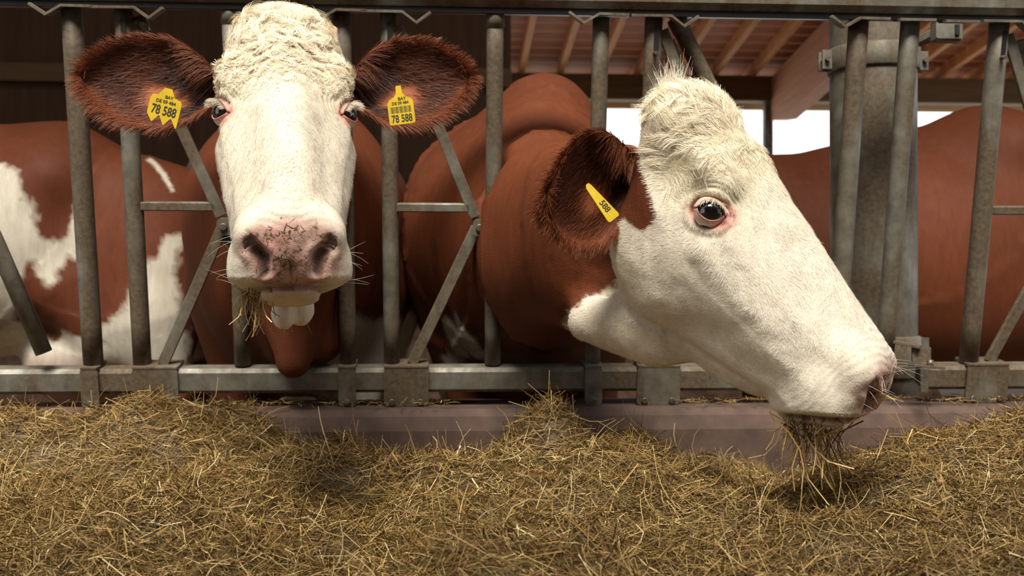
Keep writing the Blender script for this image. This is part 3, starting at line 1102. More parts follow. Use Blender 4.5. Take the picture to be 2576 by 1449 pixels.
def poll_hair(body, me, parent, n, curl=1.0, reach=.27, seed=0):
    co, no, tri = mesh_np(me)
    q = body.loc(co)
    dens = sstep(reach, reach - .13, q[:, 1] + .35 * np.abs(q[:, 0])) * sstep(-.085, -.05, q[:, 2]) * (np.linalg.norm(q, axis=1) < .30) * (.3 + head_white(q))
    P, Nn, tr, bw = scatter(co, no, tri, n, dens)
    qq = body.loc(P)
    u = qq[:, 1]
    # locks: hair roots near each other share direction, phase and length
    cell = np.floor(qq / .013 + .6 * vnoise(qq, 60, 3 + seed)[:, None]).astype(int)
    hsh = (cell[:, 0] * 73856093 ^ cell[:, 1] * 19349663 ^ cell[:, 2] * 83492791) & 0xffff
    r1 = (hsh % 997) / 997.0; r2 = (hsh % 661) / 661.0; r3 = (hsh % 389) / 389.0
    ref = nrm(np.stack([np.sign(qq[:, 0]) * .5 * np.abs(qq[:, 0]) / .08, np.where(u > .11, .6, -.5), -.1 + 0 * u], 1)) @ body.R.T
    d = nrm(ref - Nn * (ref * Nn).sum(1, keepdims=True)); b = np.cross(Nn, d)
    ang = (r1 - .5) * 3.2 * curl + fbm(qq, 14, 9) * (.35 + .65 * curl)
    dd = d * np.cos(ang)[:, None] + b * np.sin(ang)[:, None]
    bb = np.cross(Nn, dd)
    L = (.022 + .026 * r2) * rng.uniform(.75, 1.15, n) * (.45 + .55 * sstep(.23, .08, u))
    K = 6
    t = np.linspace(0, 1, K)[None]
    # each hair lies over the skin in a wave and rolls in at its end
    heading = (np.sign(r1 - .5) * curl)[:, None] * (1.1 * np.sin(t * (3.0 + 2.5 * r3)[:, None] + 6.28 * r2[:, None]) + 2.4 * t ** 2)
    step = L[:, None] / (K - 1)
    fx = np.cumsum(np.cos(heading), 1) * step; fy = np.cumsum(np.sin(heading), 1) * step
    lh = (.16 + .12 * r3)[:, None] * (.35 + .65 * curl)
    hgt = L[:, None] * lh * np.sin(t * math.pi * .8) + .002 * r2[:, None]
    pts = P[:, None] + dd[:, None] * fx[..., None] + bb[:, None] * fy[..., None] + Nn[:, None] * (hgt - .001)[..., None]
    pts += rng.normal(0, .0009, (n, 1, 3)) * t[..., None]
    c = WHITE * np.array([1.06, 1.02, .93]) * rng.uniform(.86, 1.12, (n, 1)) * (.88 + .18 * r2[:, None])
    fn = nrm(Nn + .3 * rng.normal(0, 1, (n, 3)))
    o = strands('poll_hair', pts, rng.uniform(.0006, .0010, n), fn, np.clip(c, 0, 1), M['fur'], parent)
    return tag(o, 'curly cream hair on the poll', kind='stuff')


def make_ear(body, base, tip, up, length_w, parent, nh, droop=0.0, cup=.05, dark=.6, front=None, tuftdir=None):
    """a cupped leaf-shaped ear from base to tip (world points); up: the edge direction; front: side the opening shows"""
    base, tip = np.asarray(base, float), np.asarray(tip, float)
    e1 = tip - base; Ln = np.linalg.norm(e1); e1 = e1 / Ln
    up = np.asarray(up, float); e2 = nrm(up - e1 * (up @ e1))
    e3 = nrm(np.asarray(front, float)); e3 = nrm(e3 - e1 * (e3 @ e1) - e2 * (e3 @ e2))
    ns, na = 44, 33
    S, Av = np.linspace(0, 1, ns), np.linspace(-1, 1, na)
    wtab_s = [0, .08, .22, .42, .60, .76, .90, .97, 1.0]
    wtab = np.array([.34, .48, .80, 1.0, .97, .80, .48, .24, .06]) * length_w / 2
    wid = spl(wtab_s, wtab, S)
    front_s, back_s = [], []
    for i, s in enumerate(S):
        c = base + e1 * Ln * s - np.array([0, 0, 1.0]) * droop * s * s
        for a in Av:
            # cupped: middle pushed back, edges curl forward; tube-like at the base
            cu = cup * (1 - .55 * s) * (a * a - .62) * 1.0
            fold = .010 * math.sin(3 * a + 1) * (1 - s)
            yy = wid[i] * math.sin(a * (1.25 - .15 * s)) / math.sin(1.25 - .15 * s)
            p = c + e2 * (yy + .012 * (1 - s)) + e3 * (cu + fold)
            th = .007 * (1 - .75 * abs(a) ** 4) * (1 - .5 * s ** 3)
            front_s.append(p + e3 * th * .5); back_s.append(p - e3 * th)
    V = np.array(front_s + back_s)
    I = np.arange(ns * na).reshape(ns, na); J = I + ns * na
    q1 = np.stack([I[:-1, :-1], I[1:, :-1], I[1:, 1:], I[:-1, 1:]], -1).reshape(-1, 4)
    q2 = np.stack([J[:-1, :-1], J[:-1, 1:], J[1:, 1:], J[1:, :-1]], -1).reshape(-1, 4)
    rim = []
    bnd = np.concatenate([I[:, 0], I[-1, 1:], I[::-1, -1][1:], I[0, ::-1][1:-1]])
    bn2 = bnd + ns * na
    q3 = np.stack([bnd, bn2, np.roll(bn2, -1), np.roll(bnd, -1)], -1)
    a_all = np.tile(np.tile(Av, ns), 2); s_all = np.tile(np.repeat(S, na), 2)
    isf = np.r_[np.ones(ns * na), np.zeros(ns * na)]
    nz = fbm(V, 30, 3)
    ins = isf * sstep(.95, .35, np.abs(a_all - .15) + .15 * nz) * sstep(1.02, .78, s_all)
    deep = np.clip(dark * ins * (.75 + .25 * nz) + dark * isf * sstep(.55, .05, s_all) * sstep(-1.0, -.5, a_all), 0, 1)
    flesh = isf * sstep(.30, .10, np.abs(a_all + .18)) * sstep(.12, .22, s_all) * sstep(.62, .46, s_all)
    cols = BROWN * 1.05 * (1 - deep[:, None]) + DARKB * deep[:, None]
    cols = cols * (1 - .75 * flesh[:, None]) + np.array([.50, .17, .08]) * .75 * flesh[:, None]
    if (np.cross(e1, e2) @ e3) < 0:
        q1, q2, q3 = q1[:, ::-1], q2[:, ::-1], q3[:, ::-1]
    ear = link('ear', fast_mesh('ear', V, [q1, q2, q3], np.clip(cols, 0, 1), True, np.zeros(len(V))), M['coat'], parent)
    # hair: short on the back and face, long from the rim and inside the base
    me = ear.data
    co, no, tri = mesh_np(me)
    edge = sstep(.72, .98, np.maximum(np.abs(a_all), s_all * 1.0))
    dens = .55 + 1.6 * edge + 1.2 * isf * sstep(.35, .0, s_all) - .75 * flesh
    P, Nn, tr, bw = scatter(co, no, tri, nh, np.clip(dens, .05, 9))
    ia = (a_all[tr] * bw).sum(1); is_ = (s_all[tr] * bw).sum(1); iff = (isf[tr] * bw).sum(1)
    iedge = (edge[tr] * bw).sum(1)
    k_ = 0
    out = nrm(e1 * (.75 + .5 * is_)[:, None] + e2 * (ia * .75 * (.35 + .65 * iedge))[:, None] + e3 * .12)
    inn = sstep(.45, .10, is_) * iff * sstep(-.3, .3, ia)
    out = nrm(out * (1 - .65 * inn)[:, None] + inn[:, None] * (-e2 * .8 + e1 * .5 + e3 * .15))
    out = nrm(out + rng.normal(0, .16, (nh, 3)) + fbm(P, 45, 2)[:, None] * .35 * e2)
    tl = out - Nn * (out * Nn).sum(1, keepdims=True) * .8
    d = nrm(tl + Nn * rng.uniform(.08, .34, nh)[:, None])
    L = rng.uniform(.012, .024, nh) * (1 + .45 * iedge + 1.0 * inn)
    K = 4
    t = np.linspace(0, 1, K)
    sag = np.array([0, 0, -1.0])
    pts = P[:, None] + L[:, None, None] * (d[:, None] * t[None, :, None] + sag * (.22 * t ** 2)[None, :, None])
    c = (cols[tr] * bw[..., None]).sum(1)
    c = c * rng.uniform(.7, 1.35, (nh, 1)) + iedge[:, None] * np.array([.07, .022, .008])  # rim hair lightened in its colour, standing in for light shining through
    hr = strands('ear_hair', pts, rng.uniform(.0006, .0011, nh), nrm(Nn + .35 * rng.normal(0, 1, (nh, 3))), np.clip(c, 0, 1), M['fur'], ear)
    hr['kind'] = 'stuff'
    return ear, (e1, e2, e3, Ln)


def text_mesh(s, size):
    cu = bpy.data.curves.new('t', 'FONT')
    cu.body = s; cu.size = size; cu.align_x = 'CENTER'; cu.align_y = 'CENTER'; cu.offset = size * .018
    o = bpy.data.objects.new('t', cu); C.objects.link(o)
    dg = bpy.context.evaluated_depsgraph_get()
    me = bpy.data.meshes.new_from_object(o.evaluated_get(dg))
    v = np.array([p.co[:] for p in me.vertices]); f = [tuple(p.vertices) for p in me.polygons]
    bpy.data.objects.remove(o); bpy.data.curves.remove(cu); bpy.data.meshes.remove(me)
    return v, f


def make_tag(parent, outline, o, ex_, ey_, th, lines, bars=None, label=None):
    ex_, ey_ = np.asarray(ex_, float), np.asarray(ey_, float)
    nz = np.cross(ex_, ey_)
    pl = MB().poly(outline, o, ex_, ey_, th).build('ear_tag', M['tag'], parent)
    if label: pl['label'] = label
    for s, size, cx, cy, sy in lines:
        v, f = text_mesh(s, size)
        P = o + ex_ * (v[:, 0:1] + cx) + ey_ * (v[:, 1:2] * sy + cy) + nz * (th / 2 + .0004)
        me = bpy.data.meshes.new('tag_number'); me.from_pydata([tuple(p) for p in P], [], f)
        link('tag_number', me, M['ink'], pl)
    if bars:
        x0, x1, y0, y1, n = bars
        mb = MB(); x = x0
        for i in range(n):
            w = (x1 - x0) / n * (.3 + .5 * ((i * 7919) % 5) / 5)
            mb.poly([(x, y0), (x + w, y0), (x + w, y1), (x, y1)], o + nz * (th / 2 + .0003), ex_, ey_, .0002)
            x += (x1 - x0) / n
        mb.build('barcode', M['ink'], pl)
    return pl


def whiskers(body, parent, spots, n, Lr=(.03, .07), seed=1):
    """spots: list of (centre, spread, direction) in head axes"""
    P, Dn = [], []
    for c, s, d in spots:
        for _ in range(n):
            P.append(np.array(c) + rng.normal(0, 1, 3) * np.array(s)); Dn.append(nrm(np.array(d) + rng.normal(0, .3, 3)))
    P, Dn = project(body, body.wor(np.array(P)), 6, True, .03), nrm(np.array(Dn)) @ body.R.T
    k = len(P)
    L = rng.uniform(*Lr, k); t = np.linspace(0, 1, 6)
    pts = P[:, None] + L[:, None, None] * (Dn[:, None] * t[None, :, None] + rng.normal(0, .12, (k, 1, 3)) * (t ** 2)[None, :, None] - np.array([0, 0, .18]) * (t ** 2)[None, :, None])
    o = strands('whiskers', pts, np.full(k, .0005), np.repeat(nrm(CP - P.mean(0))[None], k, 0), np.repeat(np.array([[.75, .70, .60]]), k, 0), M['fur'], parent, .3)
    return tag(o, kind='stuff')
# ------------------------------------------------------------------ the two feeding cows
def brown_base(co):
    n = fbm(co, 3.2, 12)
    c = BROWN * (1 + .18 * n)[:, None]
    return c


def sphere_focus(body, c, r):
    c = np.asarray(c)
    return lambda V: np.linalg.norm(body.loc(V) - c, axis=1) < r


def multi(*fs):
    return lambda V: np.any([f(V) for f in fs], axis=0)


def eye_nose(body):
    def f(V):
        q = body.loc(V); a = q.copy(); a[:, 0] = np.abs(a[:, 0])
        return (np.linalg.norm(a - EYE, axis=1) < .062) | (np.linalg.norm((q - np.array([0, .615, -.03])) / np.array([1, .75, 1]), axis=1) < .128)
    return f


def nostril_zone(body):
    def f(V):
        q = body.loc(V); q[:, 0] = np.abs(q[:, 0])
        return (nos_dist(q)[0] < .030) | ((np.abs(mouth_line(q[:, 1], q[:, 2])) < .010) & (q[:, 1] > .55) & (q[:, 1] < .70))
    return f


# ---- cow looking at the camera
RL = np.stack([[-.9864, -.1632, -.0172], [.1253, -.6812, -.7213], [.106, -.7137, .6924]], 1)
b1 = Body()
b1.cone((-.47, .50, 1.10), (-.49, 1.9, 1.12), .32, .34, .1)
b1.ell((-.49, 1.25, .98), (.355, .95, .47), .12)
b1.ell((-.45, .42, .95), (.27, .34, .40), .12)
b1.cone((-.45, .55, 1.30), (-.49, 1.9, 1.36), .13, .12, .15)
b1.cone((-.385, -.12, 1.12), (-.44, .40, 1.12), .125, .22, .12)
b1.cone((-.385, -.10, 1.00), (-.43, .36, .90), .105, .2, .12)
b1.cone((-.362, -.40, 1.22), (-.385, -.12, 1.12), .115, .125, .08)
b1.head(RL, (-.3299, -.5995, 1.3702), .06)
b1.ell(at(713, 786, 1.86), (.021, .026, .030), .010)
b1.ell(at(755, 774, 1.89), (.024, .028, .032), .010)
b1.cone(at(730, 745, 1.93), at(730, 700, 2.05), .022, .05, .03)
# dewlap and brisket, front legs
b1.cone((-.385, -.06, .95), (-.40, .10, .72), .10, .085, .08)
b1.cone((-.39, -.02, .86), (-.385, -.085, .685), .105, .042, .07)
b1.cone((-.36, .06, .84), (-.33, .02, .72), .06, .05, .07)
for sx in (-1, 1):
    b1.cone((-.45 + sx * .20, .52, .85), (-.45 + sx * .155, .46, .52), .13, .072, .09)
    b1.cone((-.45 + sx * .155, .46, .52), (-.45 + sx * .15, .45, .40), .072, .064, .05)
    b1.cone((-.45 + sx * .15, .45, .40), (-.45 + sx * .15, .47, .12), .056, .042, .04)
    b1.cone((-.45 + sx * .15, .47, .12), (-.45 + sx * .15, .43, .04), .048, .062, .04)
    b1.cone((-.49 + sx * .20, 2.0, .85), (-.49 + sx * .18, 2.12, .45), .19, .075, .1)
    b1.cone((-.49 + sx * .18, 2.12, .45), (-.49 + sx * .17, 2.05, .05), .07, .055, .05)

for px_ in (-.524, -.258): b1.cone(fz(px_, .60), fz(px_, 1.62), .0255, .0255, .03, True)   # flesh gives way to the uprights
b1.cone(fz(-.9, .636), fz(.1, .636), .042, .042, .03, True)


def base1(co):
    c = brown_base(co)
    n = fbm(co, 7, 2) * .05 + fbm(co, 30, 3) * .012
    x, y, z = co.T
    w = sstep(.82, .78, z + n + .25 * (x + .36) * (x > -.36)) * sstep(-.42, -.39, x + n * .6) * sstep(.08, .14, y)
    w = np.maximum(w, sstep(.50, .46, z + n))
    w = np.maximum(w, sstep(.06, .045, np.abs(x + .255 + .35 * (z - 1.30)) + n * .4) * sstep(1.22, 1.27, z + n) * (y > .6))
    return c * (1 - w[:, None]) + WHITE * .8 * w[:, None]


me, co = grow_skin('cow', b1, (-1.0, -1.25, -.02), (.05, 2.4, 1.66), .0165,
                   [sphere_focus(b1, (0, .28, -.08), .43), sphere_focus(b1, (0, .30, -.06), .40), eye_nose(b1)], nostril_zone(b1))
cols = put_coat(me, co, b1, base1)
cow1 = tag(link('cow', me, M['coat']), 'white-faced brown cow staring straight into the camera through the fence', 'cow')
for s in (-1, 1): make_eye(b1, s, cow1)
head_fur(b1, me, cols, cow1, 62000)
poll_hair(b1, me, cow1, 25000, 1.0, .28)
# ears held out to both sides
eL, axL = make_ear(b1, at(548, 245, 2.07), at(205, 190, 2.04), (.0, .1, 1), .175, cow1, 15000, .0, .055, .9, (.25, -1, -.05))
eR, axR = make_ear(b1, at(878, 248, 2.10), at(1180, 190, 2.12), (.0, .1, 1), .17, cow1, 15000, .0, .055, .9, (-.25, -1, -.05))
zig = [(-.029, .010), (-.026, .018), (-.016, .019), (-.008, .034), (.006, .034), (.014, .019), (.026, .016), (.029, .010), (.029, -.034), (.0275, -.036), (.0165, -.020), (.0145, -.020), (.0055, -.034), (.0035, -.034), (-.0055, -.019), (-.0075, -.019), (-.0165, -.032), (-.0185, -.032), (-.029, -.018)]
o = at(415, 268, 1.965); a = math.radians(-14)
exx = nrm(RT * math.cos(a) + UP * math.sin(a) + FW * .12); eyy = nrm(np.cross(-FW, exx)); 
make_tag(cow1, zig, o, exx, eyy, .002, [('78 588', .0165, 0, -.009, 1.45), ('DE 09 484', .0085, 0, .008, 1), ('BAY', .008, .004, .0175, 1)], None, 'yellow tag with a toothed lower edge reading 78 588')
bell = [(-.025, -.031), (-.025, .008), (-.021, .014), (-.011, .019), (-.006, .026), (-.005, .040), (.005, .040), (.006, .026), (.011, .019), (.021, .014), (.025, .008), (.025, -.031), (.022, -.034), (-.022, -.034)]
o = at(1008, 268, 2.02); a = math.radians(7)
exx = nrm(RT * math.cos(a) + UP * math.sin(a) - FW * .05); eyy = nrm(np.cross(-FW, exx))
make_tag(cow1, bell, o, exx, eyy, .002, [('78 588', .0145, 0, -.0235, 1.4), ('DE 09 484', .0075, 0, .0065, 1), ('BAY', .0085, .004, .0145, 1)], (-.02, .02, -.012, .000, 24), 'yellow bell-shaped tag with a barcode reading 78 588')
# one small horn bud at the side of the poll
hb = MB().tube([b1.wor((-.086, .005, -.02)), b1.wor((-.098, -.012, -.012)), b1.wor((-.100, -.028, -.004)), b1.wor((-.098, -.036, -.002))], [.016, .013, .009, .003], 14)
M['horn'] = simple_mat('horn_bud', (.50, .27, .17), .5, 0, 50, .2)
hb.build('horn_bud', M['horn'], cow1)
whiskers(b1, cow1, [((.098, .60, -.07), (.004, .03, .03), (1, .1, .1)), ((-.098, .60, -.07), (.004, .03, .03), (-1, .1, .1)), ((.0, .60, -.165), (.04, .01, .005), (0, .5, -.8))], 9, (.02, .05))

# ---- cow turned to the side, eating
RR = np.stack([[-.6153, -.7851, -.0704], [.4855, -.3071, -.8185], [.6210, -.5378, .5702]], 1)
b2 = Body()
b2.cone((.25, .60, 1.05), (.20, 2.0, 1.12), .28, .32, .12)
b2.ell((.235, 1.25, .98), (.335, .95, .47), .12)
b2.ell((.25, .45, .95), (.30, .36, .42), .12)
b2.cone((.29, .42, 1.41), (.22, 1.9, 1.38), .075, .10, .17)
b2.cone((.245, -.08, 1.10), (.28, .42, 1.32), .105, .13, .15)
b2.cone((.245, -.06, .98), (.25, .40, 1.05), .125, .22, .18)
b2.cone((.245, -.04, .86), (.25, .36, .85), .11, .20, .18)
b2.cone((.36, -.52, 1.06), (.25, -.06, 1.10), .105, .12, .10)
b2.cone((.33, -.45, .97), (.245, -.06, 1.00), .12, .125, .10)
b2.cone((.31, -.42, .86), (.245, -.06, .90), .095, .115, .10)
b2.cone((.19, .20, 1.02), (.075, .50, 1.00), .14, .19, .18)
b2.cone((.24, .24, 1.14), (.10, .62, 1.17), .12, .165, .2)
b2.head(RR, (.4402, -.7555, 1.2013), .06)
b2.cone(at(1475, 812, 2.16), at(1640, 825, 2.06), .030, .034, .10)
for sx in (-1, 1):
    b2.cone((.25 + sx * .21, .52, .85), (.25 + sx * .17, .46, .52), .13, .072, .09)
    b2.cone((.25 + sx * .17, .46, .52), (.25 + sx * .165, .45, .40), .072, .064, .05)
    b2.cone((.25 + sx * .165, .45, .40), (.25 + sx * .165, .47, .12), .056, .042, .04)
    b2.cone((.25 + sx * .165, .47, .12), (.25 + sx * .165, .43, .04), .048, .062, .04)
    b2.cone((.21 + sx * .20, 2.0, .85), (.21 + sx * .18, 2.12, .45), .19, .075, .1)
    b2.cone((.21 + sx * .18, 2.12, .45), (.21 + sx * .17, 2.05, .05), .07, .055, .05)

for px_ in (.111, .370, .500): b2.cone(fz(px_, .60), fz(px_, 1.62), .0265, .0265, .03, True)
b2.cone(fz(-.1, .636), fz(.7, .636), .042, .042, .03, True)


def base2(co):
    c = brown_base(co)
    n = fbm(co, 9, 2) * .04 + fbm(co, 30, 3) * .01
    x, y, z = co.T
    w = sstep(.50, .46, z + n)
    w = np.maximum(w, sstep(.045, .03, np.hypot(x - .03, (z - .70) * .6) + n) * (y > .1))
    return c * (1 - w[:, None]) + WHITE * .8 * w[:, None]


me, co = grow_skin('cow', b2, (-.25, -1.3, -.02), (.95, 2.45, 1.66), .0165,
                   [sphere_focus(b2, (0, .28, -.08), .45), sphere_focus(b2, (0, .30, -.06), .42), eye_nose(b2)], nostril_zone(b2))
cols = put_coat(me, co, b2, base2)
cow2 = tag(link('cow', me, M['coat']), 'white-faced brown cow turned sideways with its muzzle down in the hay', 'cow')
for s in (-1, 1): make_eye(b2, s, cow2)
head_fur(b2, me, cols, cow2, 74000, 3)
poll_hair(b2, me, cow2, 16000, .28, .215, 4)
eR2, ax2 = make_ear(b2, at(1597, 450, 1.99), at(1370, 512, 1.87), (.25, .0, 1), .20, cow2, 18000, .01, .05, .38, (-.25, -1, -.15))
o = at(1512, 508, 1.855); a = math.radians(-52)
exx = nrm(RT * math.cos(a) + UP * math.sin(a) + FW * .0); eyy = nrm(np.cross(-FW, exx) + .35 * FW)
slim = [(-.040, -.003), (-.034, -.007), (.034, -.013), (.038, -.011), (.038, .011), (.034, .013), (-.034, .005), (-.040, .003)]
make_tag(cow2, slim, o, exx, eyy, .002, [('588', .015, .010, .000, 1.1)], None, 'slanted yellow tag half hidden in the ear hair')
# tuft standing up behind the poll
k = 420
rt_ = b2.wor(np.stack([rng.normal(0, .012, k), rng.normal(-.012, .008, k), rng.normal(-.02, .012, k)], 1))
td = nrm(np.array([-.10, -.15, 1.0]) + rng.normal(0, .16, (k, 3)))
tl = rng.uniform(.03, .085, k); tq = np.linspace(0, 1, 6)
tp = rt_[:, None] + tl[:, None, None] * (td[:, None] * tq[None, :, None] + rng.normal(0, .10, (k, 1, 3)) * (tq ** 2)[None, :, None])
tag(strands('poll_tuft', tp, rng.uniform(.0009, .0014, k), np.repeat(nrm(CP - rt_[0])[None], k, 0), WHITE * rng.uniform(.85, 1.1, (k, 1)), M['fur'], cow2), 'pale tuft of hair standing up behind the poll', kind='stuff')
whiskers(b2, cow2, [((.06, .645, .03), (.02, .01, .02), (.3, .8, .5)), ((.0, .635, .045), (.03, .01, .01), (0, .7, .7)), ((.04, .62, -.155), (.03, .02, .01), (.3, .3, -.9))], 9, (.02, .05))
# ------------------------------------------------------------------ two cows standing side-on further back
def in_poly(x, z, poly):
    c = np.zeros(len(x), bool)
    n = len(poly)
    for i in range(n):
        (x0, z0), (x1, z1) = poly[i], poly[i - 1]
        cr = ((z0 > z) != (z1 > z)) & (x < (x1 - x0) * (z - z0) / (z1 - z0 + 1e-12) + x0)
        c ^= cr
    return c


def patch(px_list, dep): return [(at(a, b, dep)[0], at(a, b, dep)[2]) for a, b in px_list]


b3 = Body()
b3.cone((-2.55, 1.22, 1.08), (-1.55, 1.22, 1.10), .33, .30, .12)
b3.ell((-2.0, 1.22, .98), (.85, .37, .40), .14)
b3.cone((-2.6, 1.24, 1.36), (-1.40, 1.24, 1.37), .07, .08, .16)
b3.ell((-1.38, 1.14, 1.26), (.13, .19, .12), .12)                # hook bones
b3.cone((-1.40, 1.24, 1.24), (-1.00, 1.24, 1.17), .19, .15, .14)  # rump
b3.ell((-1.09, 1.14, .93), (.23, .20, .36), .12)                 # thigh
b3.ell((-1.12, 1.36, .93), (.22, .16, .36), .12)
b3.cone((-1.35, 1.02, .86), (-1.22, 1.05, .66), .07, .05, .10)   # flank fold
b3.ell((-1.33, 1.20, .60), (.20, .17, .15), .08)                 # udder
for y0 in (1.08, 1.38):
    b3.cone((-1.05, y0, .75), (-.98, y0, .50), .14, .065, .09)
    b3.cone((-.98, y0, .50), (-1.02, y0, .12), .058, .045, .05)
    b3.cone((-1.02, y0, .12), (-1.07, y0, .04), .05, .06, .04)
    b3.cone((-2.55, y0, .80), (-2.55, y0, .45), .15, .07, .1)
    b3.cone((-2.55, y0, .45), (-2.55, y0, .05), .06, .055, .05)
b3.cone((-.87, 1.24, 1.20), (-.84, 1.25, .95), .035, .022, .05)
b3.cone((-.84, 1.25, .95), (-.85, 1.25, .45), .022, .028, .04)
b3.cone((-2.6, 1.22, 1.15), (-3.15, 1.2, 1.22), .26, .14, .15)
R3 = np.stack([[0, -1, 0], [-.72, 0, -.694], [-.694, 0, .72]], 1)
b3.head(R3, (-3.05, 1.2, 1.42), .08)
P1 = patch([(-60, 400), (30, 412), (62, 432), (85, 520), (105, 585), (150, 612), (178, 560), (194, 515), (215, 560), (205, 655), (165, 650), (155, 690), (140, 725), (118, 680), (88, 655), (66, 690), (56, 760), (30, 800), (-60, 820)], 3.62)
P2 = patch([(428, 588), (462, 585), (452, 640), (450, 720), (470, 920), (300, 920), (262, 830), (330, 770), (370, 660), (405, 640)], 3.66)
P3 = patch([(-60, 830), (40, 800), (60, 850), (120, 860), (170, 835), (260, 860), (300, 930), (-60, 960)], 3.62)
P4 = patch([(352, 388), (375, 398), (410, 432), (440, 480), (432, 482), (402, 442), (372, 410), (350, 398)], 3.7)


def base3(co):
    c = brown_base(co)
    n = np.stack([fbm(co, 16, 2), fbm(co, 16, 4)], 1) * .02 + np.stack([fbm(co, 60, 5), fbm(co, 60, 6)], 1) * .006
    w = 0
    for ja in np.linspace(0, 2 * math.pi, 9)[:-1]:
        x, z = co[:, 0] + n[:, 0] + .009 * math.cos(ja), co[:, 2] + n[:, 1] + .009 * math.sin(ja)
        k_ = in_poly(x, z, P1) | in_poly(x, z, P2) | in_poly(x, z, P3) | in_poly(x - .7 * n[:, 0] - .006 * math.cos(ja), z - .7 * n[:, 1] - .006 * math.sin(ja), P4)
        w = w + (k_ | (z < .42) | (np.hypot(x + 2.2, (z - 1.0) * .8) < .25)) / 8.0
    w = w * (co[:, 1] < 1.35)
    u = (sstep(.66, .60, co[:, 2]) * sstep(.25, .15, np.hypot(co[:, 0] + 1.33, co[:, 1] - 1.2)))[:, None]
    c = c * (1 - w[:, None]) + WHITE * .72 * w[:, None]
    return c * (1 - u * .8) + np.array([.30, .19, .16]) * u * .8


me, co = grow_skin('cow', b3, (-3.75, .75, -.02), (-.78, 1.65, 1.62), .019,
                   [lambda V: (V[:, 0] > -1.75) & (V[:, 1] < 1.35) & (V[:, 2] > .5)])
put_coat(me, co, b3, base3)
cow3 = tag(link('cow', me, M['coat']), 'brown and white patched cow standing broadside behind the fence with its rump showing', 'cow')
make_eye(b3, 1, cow3); make_eye(b3, -1, cow3)
for s in (-1, 1):
    make_ear(b3, b3.wor((s * .10, .09, -.075)), b3.wor((s * .34, .05, -.09)), (0.3, 0, 1), .16, cow3, 400, 0, .05, .7, (-1, 0, .2))

b4 = Body()
b4.cone((1.35, 1.32, 1.00), (2.4, 1.32, 1.14), .31, .33, .12)
b4.ell((1.85, 1.32, .96), (.85, .38, .44), .14)
b4.cone((1.25, 1.32, 1.24), (2.05, 1.32, 1.44), .08, .10, .18)
b4.ell((2.12, 1.22, 1.40), (.16, .20, .14), .14)
b4.cone((2.1, 1.34, 1.34), (2.62, 1.34, 1.28), .2, .14, .14)
b4.ell((2.55, 1.22, .95), (.24, .2, .36), .12); b4.ell((2.55, 1.42, .95), (.24, .2, .36), .12)
b4.ell((1.22, 1.24, .98), (.17, .2, .36), .14)
b4.cone((1.20, 1.30, 1.10), (.98, 1.18, 1.06), .21, .14, .12)
b4.cone((.98, 1.18, 1.06), (.95, 1.08, 1.00), .13, .10, .10)
R4 = np.stack([[.95, -.31, 0], [-.15, -.55, -.82], [-.25, -.79, .56]], 1)
_u, _s, _v = np.linalg.svd(R4); R4 = _u @ _v
if np.linalg.det(R4) < 0: R4[:, 0] *= -1
b4.head(R4, (.96, 1.0, 1.16), .08)
for y0 in (1.18, 1.48):
    b4.cone((1.28, y0, .80), (1.26, y0, .45), .14, .07, .1); b4.cone((1.26, y0, .45), (1.26, y0, .05), .06, .055, .05)
    b4.cone((2.6, y0, .75), (2.68, y0, .5), .15, .07, .1); b4.cone((2.68, y0, .5), (2.64, y0, .05), .06, .055, .05)


def base4(co):
    c = brown_base(co) * 1.05
    n = fbm(co, 10, 2) * .03
    w = sstep(.55, .5, co[:, 2] + n) * (co[:, 0] > 1.6) * .8
    return c * (1 - w[:, None]) + WHITE * .7 * w[:, None]


me, co = grow_skin('cow', b4, (.6, .4, -.02), (2.95, 1.85, 1.75), .02, [])
me_fix = project(b4, co, 2, True)
me.vertices.foreach_set('co', me_fix.astype(np.float32).ravel()); me.update()
put_coat(me, me_fix, b4, base4)
cow4 = tag(link('cow', me, M['coat']), 'plain brown cow standing behind the steel column', 'cow')
make_eye(b4, 1, cow4); make_eye(b4, -1, cow4)
for s in (-1, 1):
    make_ear(b4, b4.wor((s * .10, .09, -.075)), b4.wor((s * .24, .08, -.09)), b4.wor((0, -1, 0)) - b4.t, .16, cow4, 400, 0, .05, .7, b4.wor((0, 0, 1)) - b4.t)
# ------------------------------------------------------------------ hay
def bump_at(px, py, dep, sx, sy, base):
    p = at(px, py, dep)
    return p[0], p[1], p[2] - base, sx, sy


HB0 = .44
BUMPS = [bump_at(330, 1012, 2.40, .30, .16, HB0), bump_at(60, 1035, 2.40, .30, .22, HB0), bump_at(720, 1120, 2.20, .26, .20, HB0), bump_at(560, 1040, 2.5, .16, .08, HB0),
         bump_at(1385, 1030, 2.13, .11, .12, HB0), bump_at(1520, 1085, 2.05, .26, .20, HB0 + .03), bump_at(1250, 1150, 2.0, .20, .22, HB0 + .02),
         bump_at(2420, 1085, 2.10, .26, .20, HB0), bump_at(2600, 1045, 2.15, .3, .22, HB0), bump_at(2120, 1255, 1.62, .25, .13, HB0 + .02),
         bump_at(1310, 1270, 1.55, .17, .20, HB0 + .02), bump_at(300, 1250, 1.7, .4, .2, HB0 + .03), bump_at(2450, 1340, 1.35, .2, .15, HB0 + .03)]


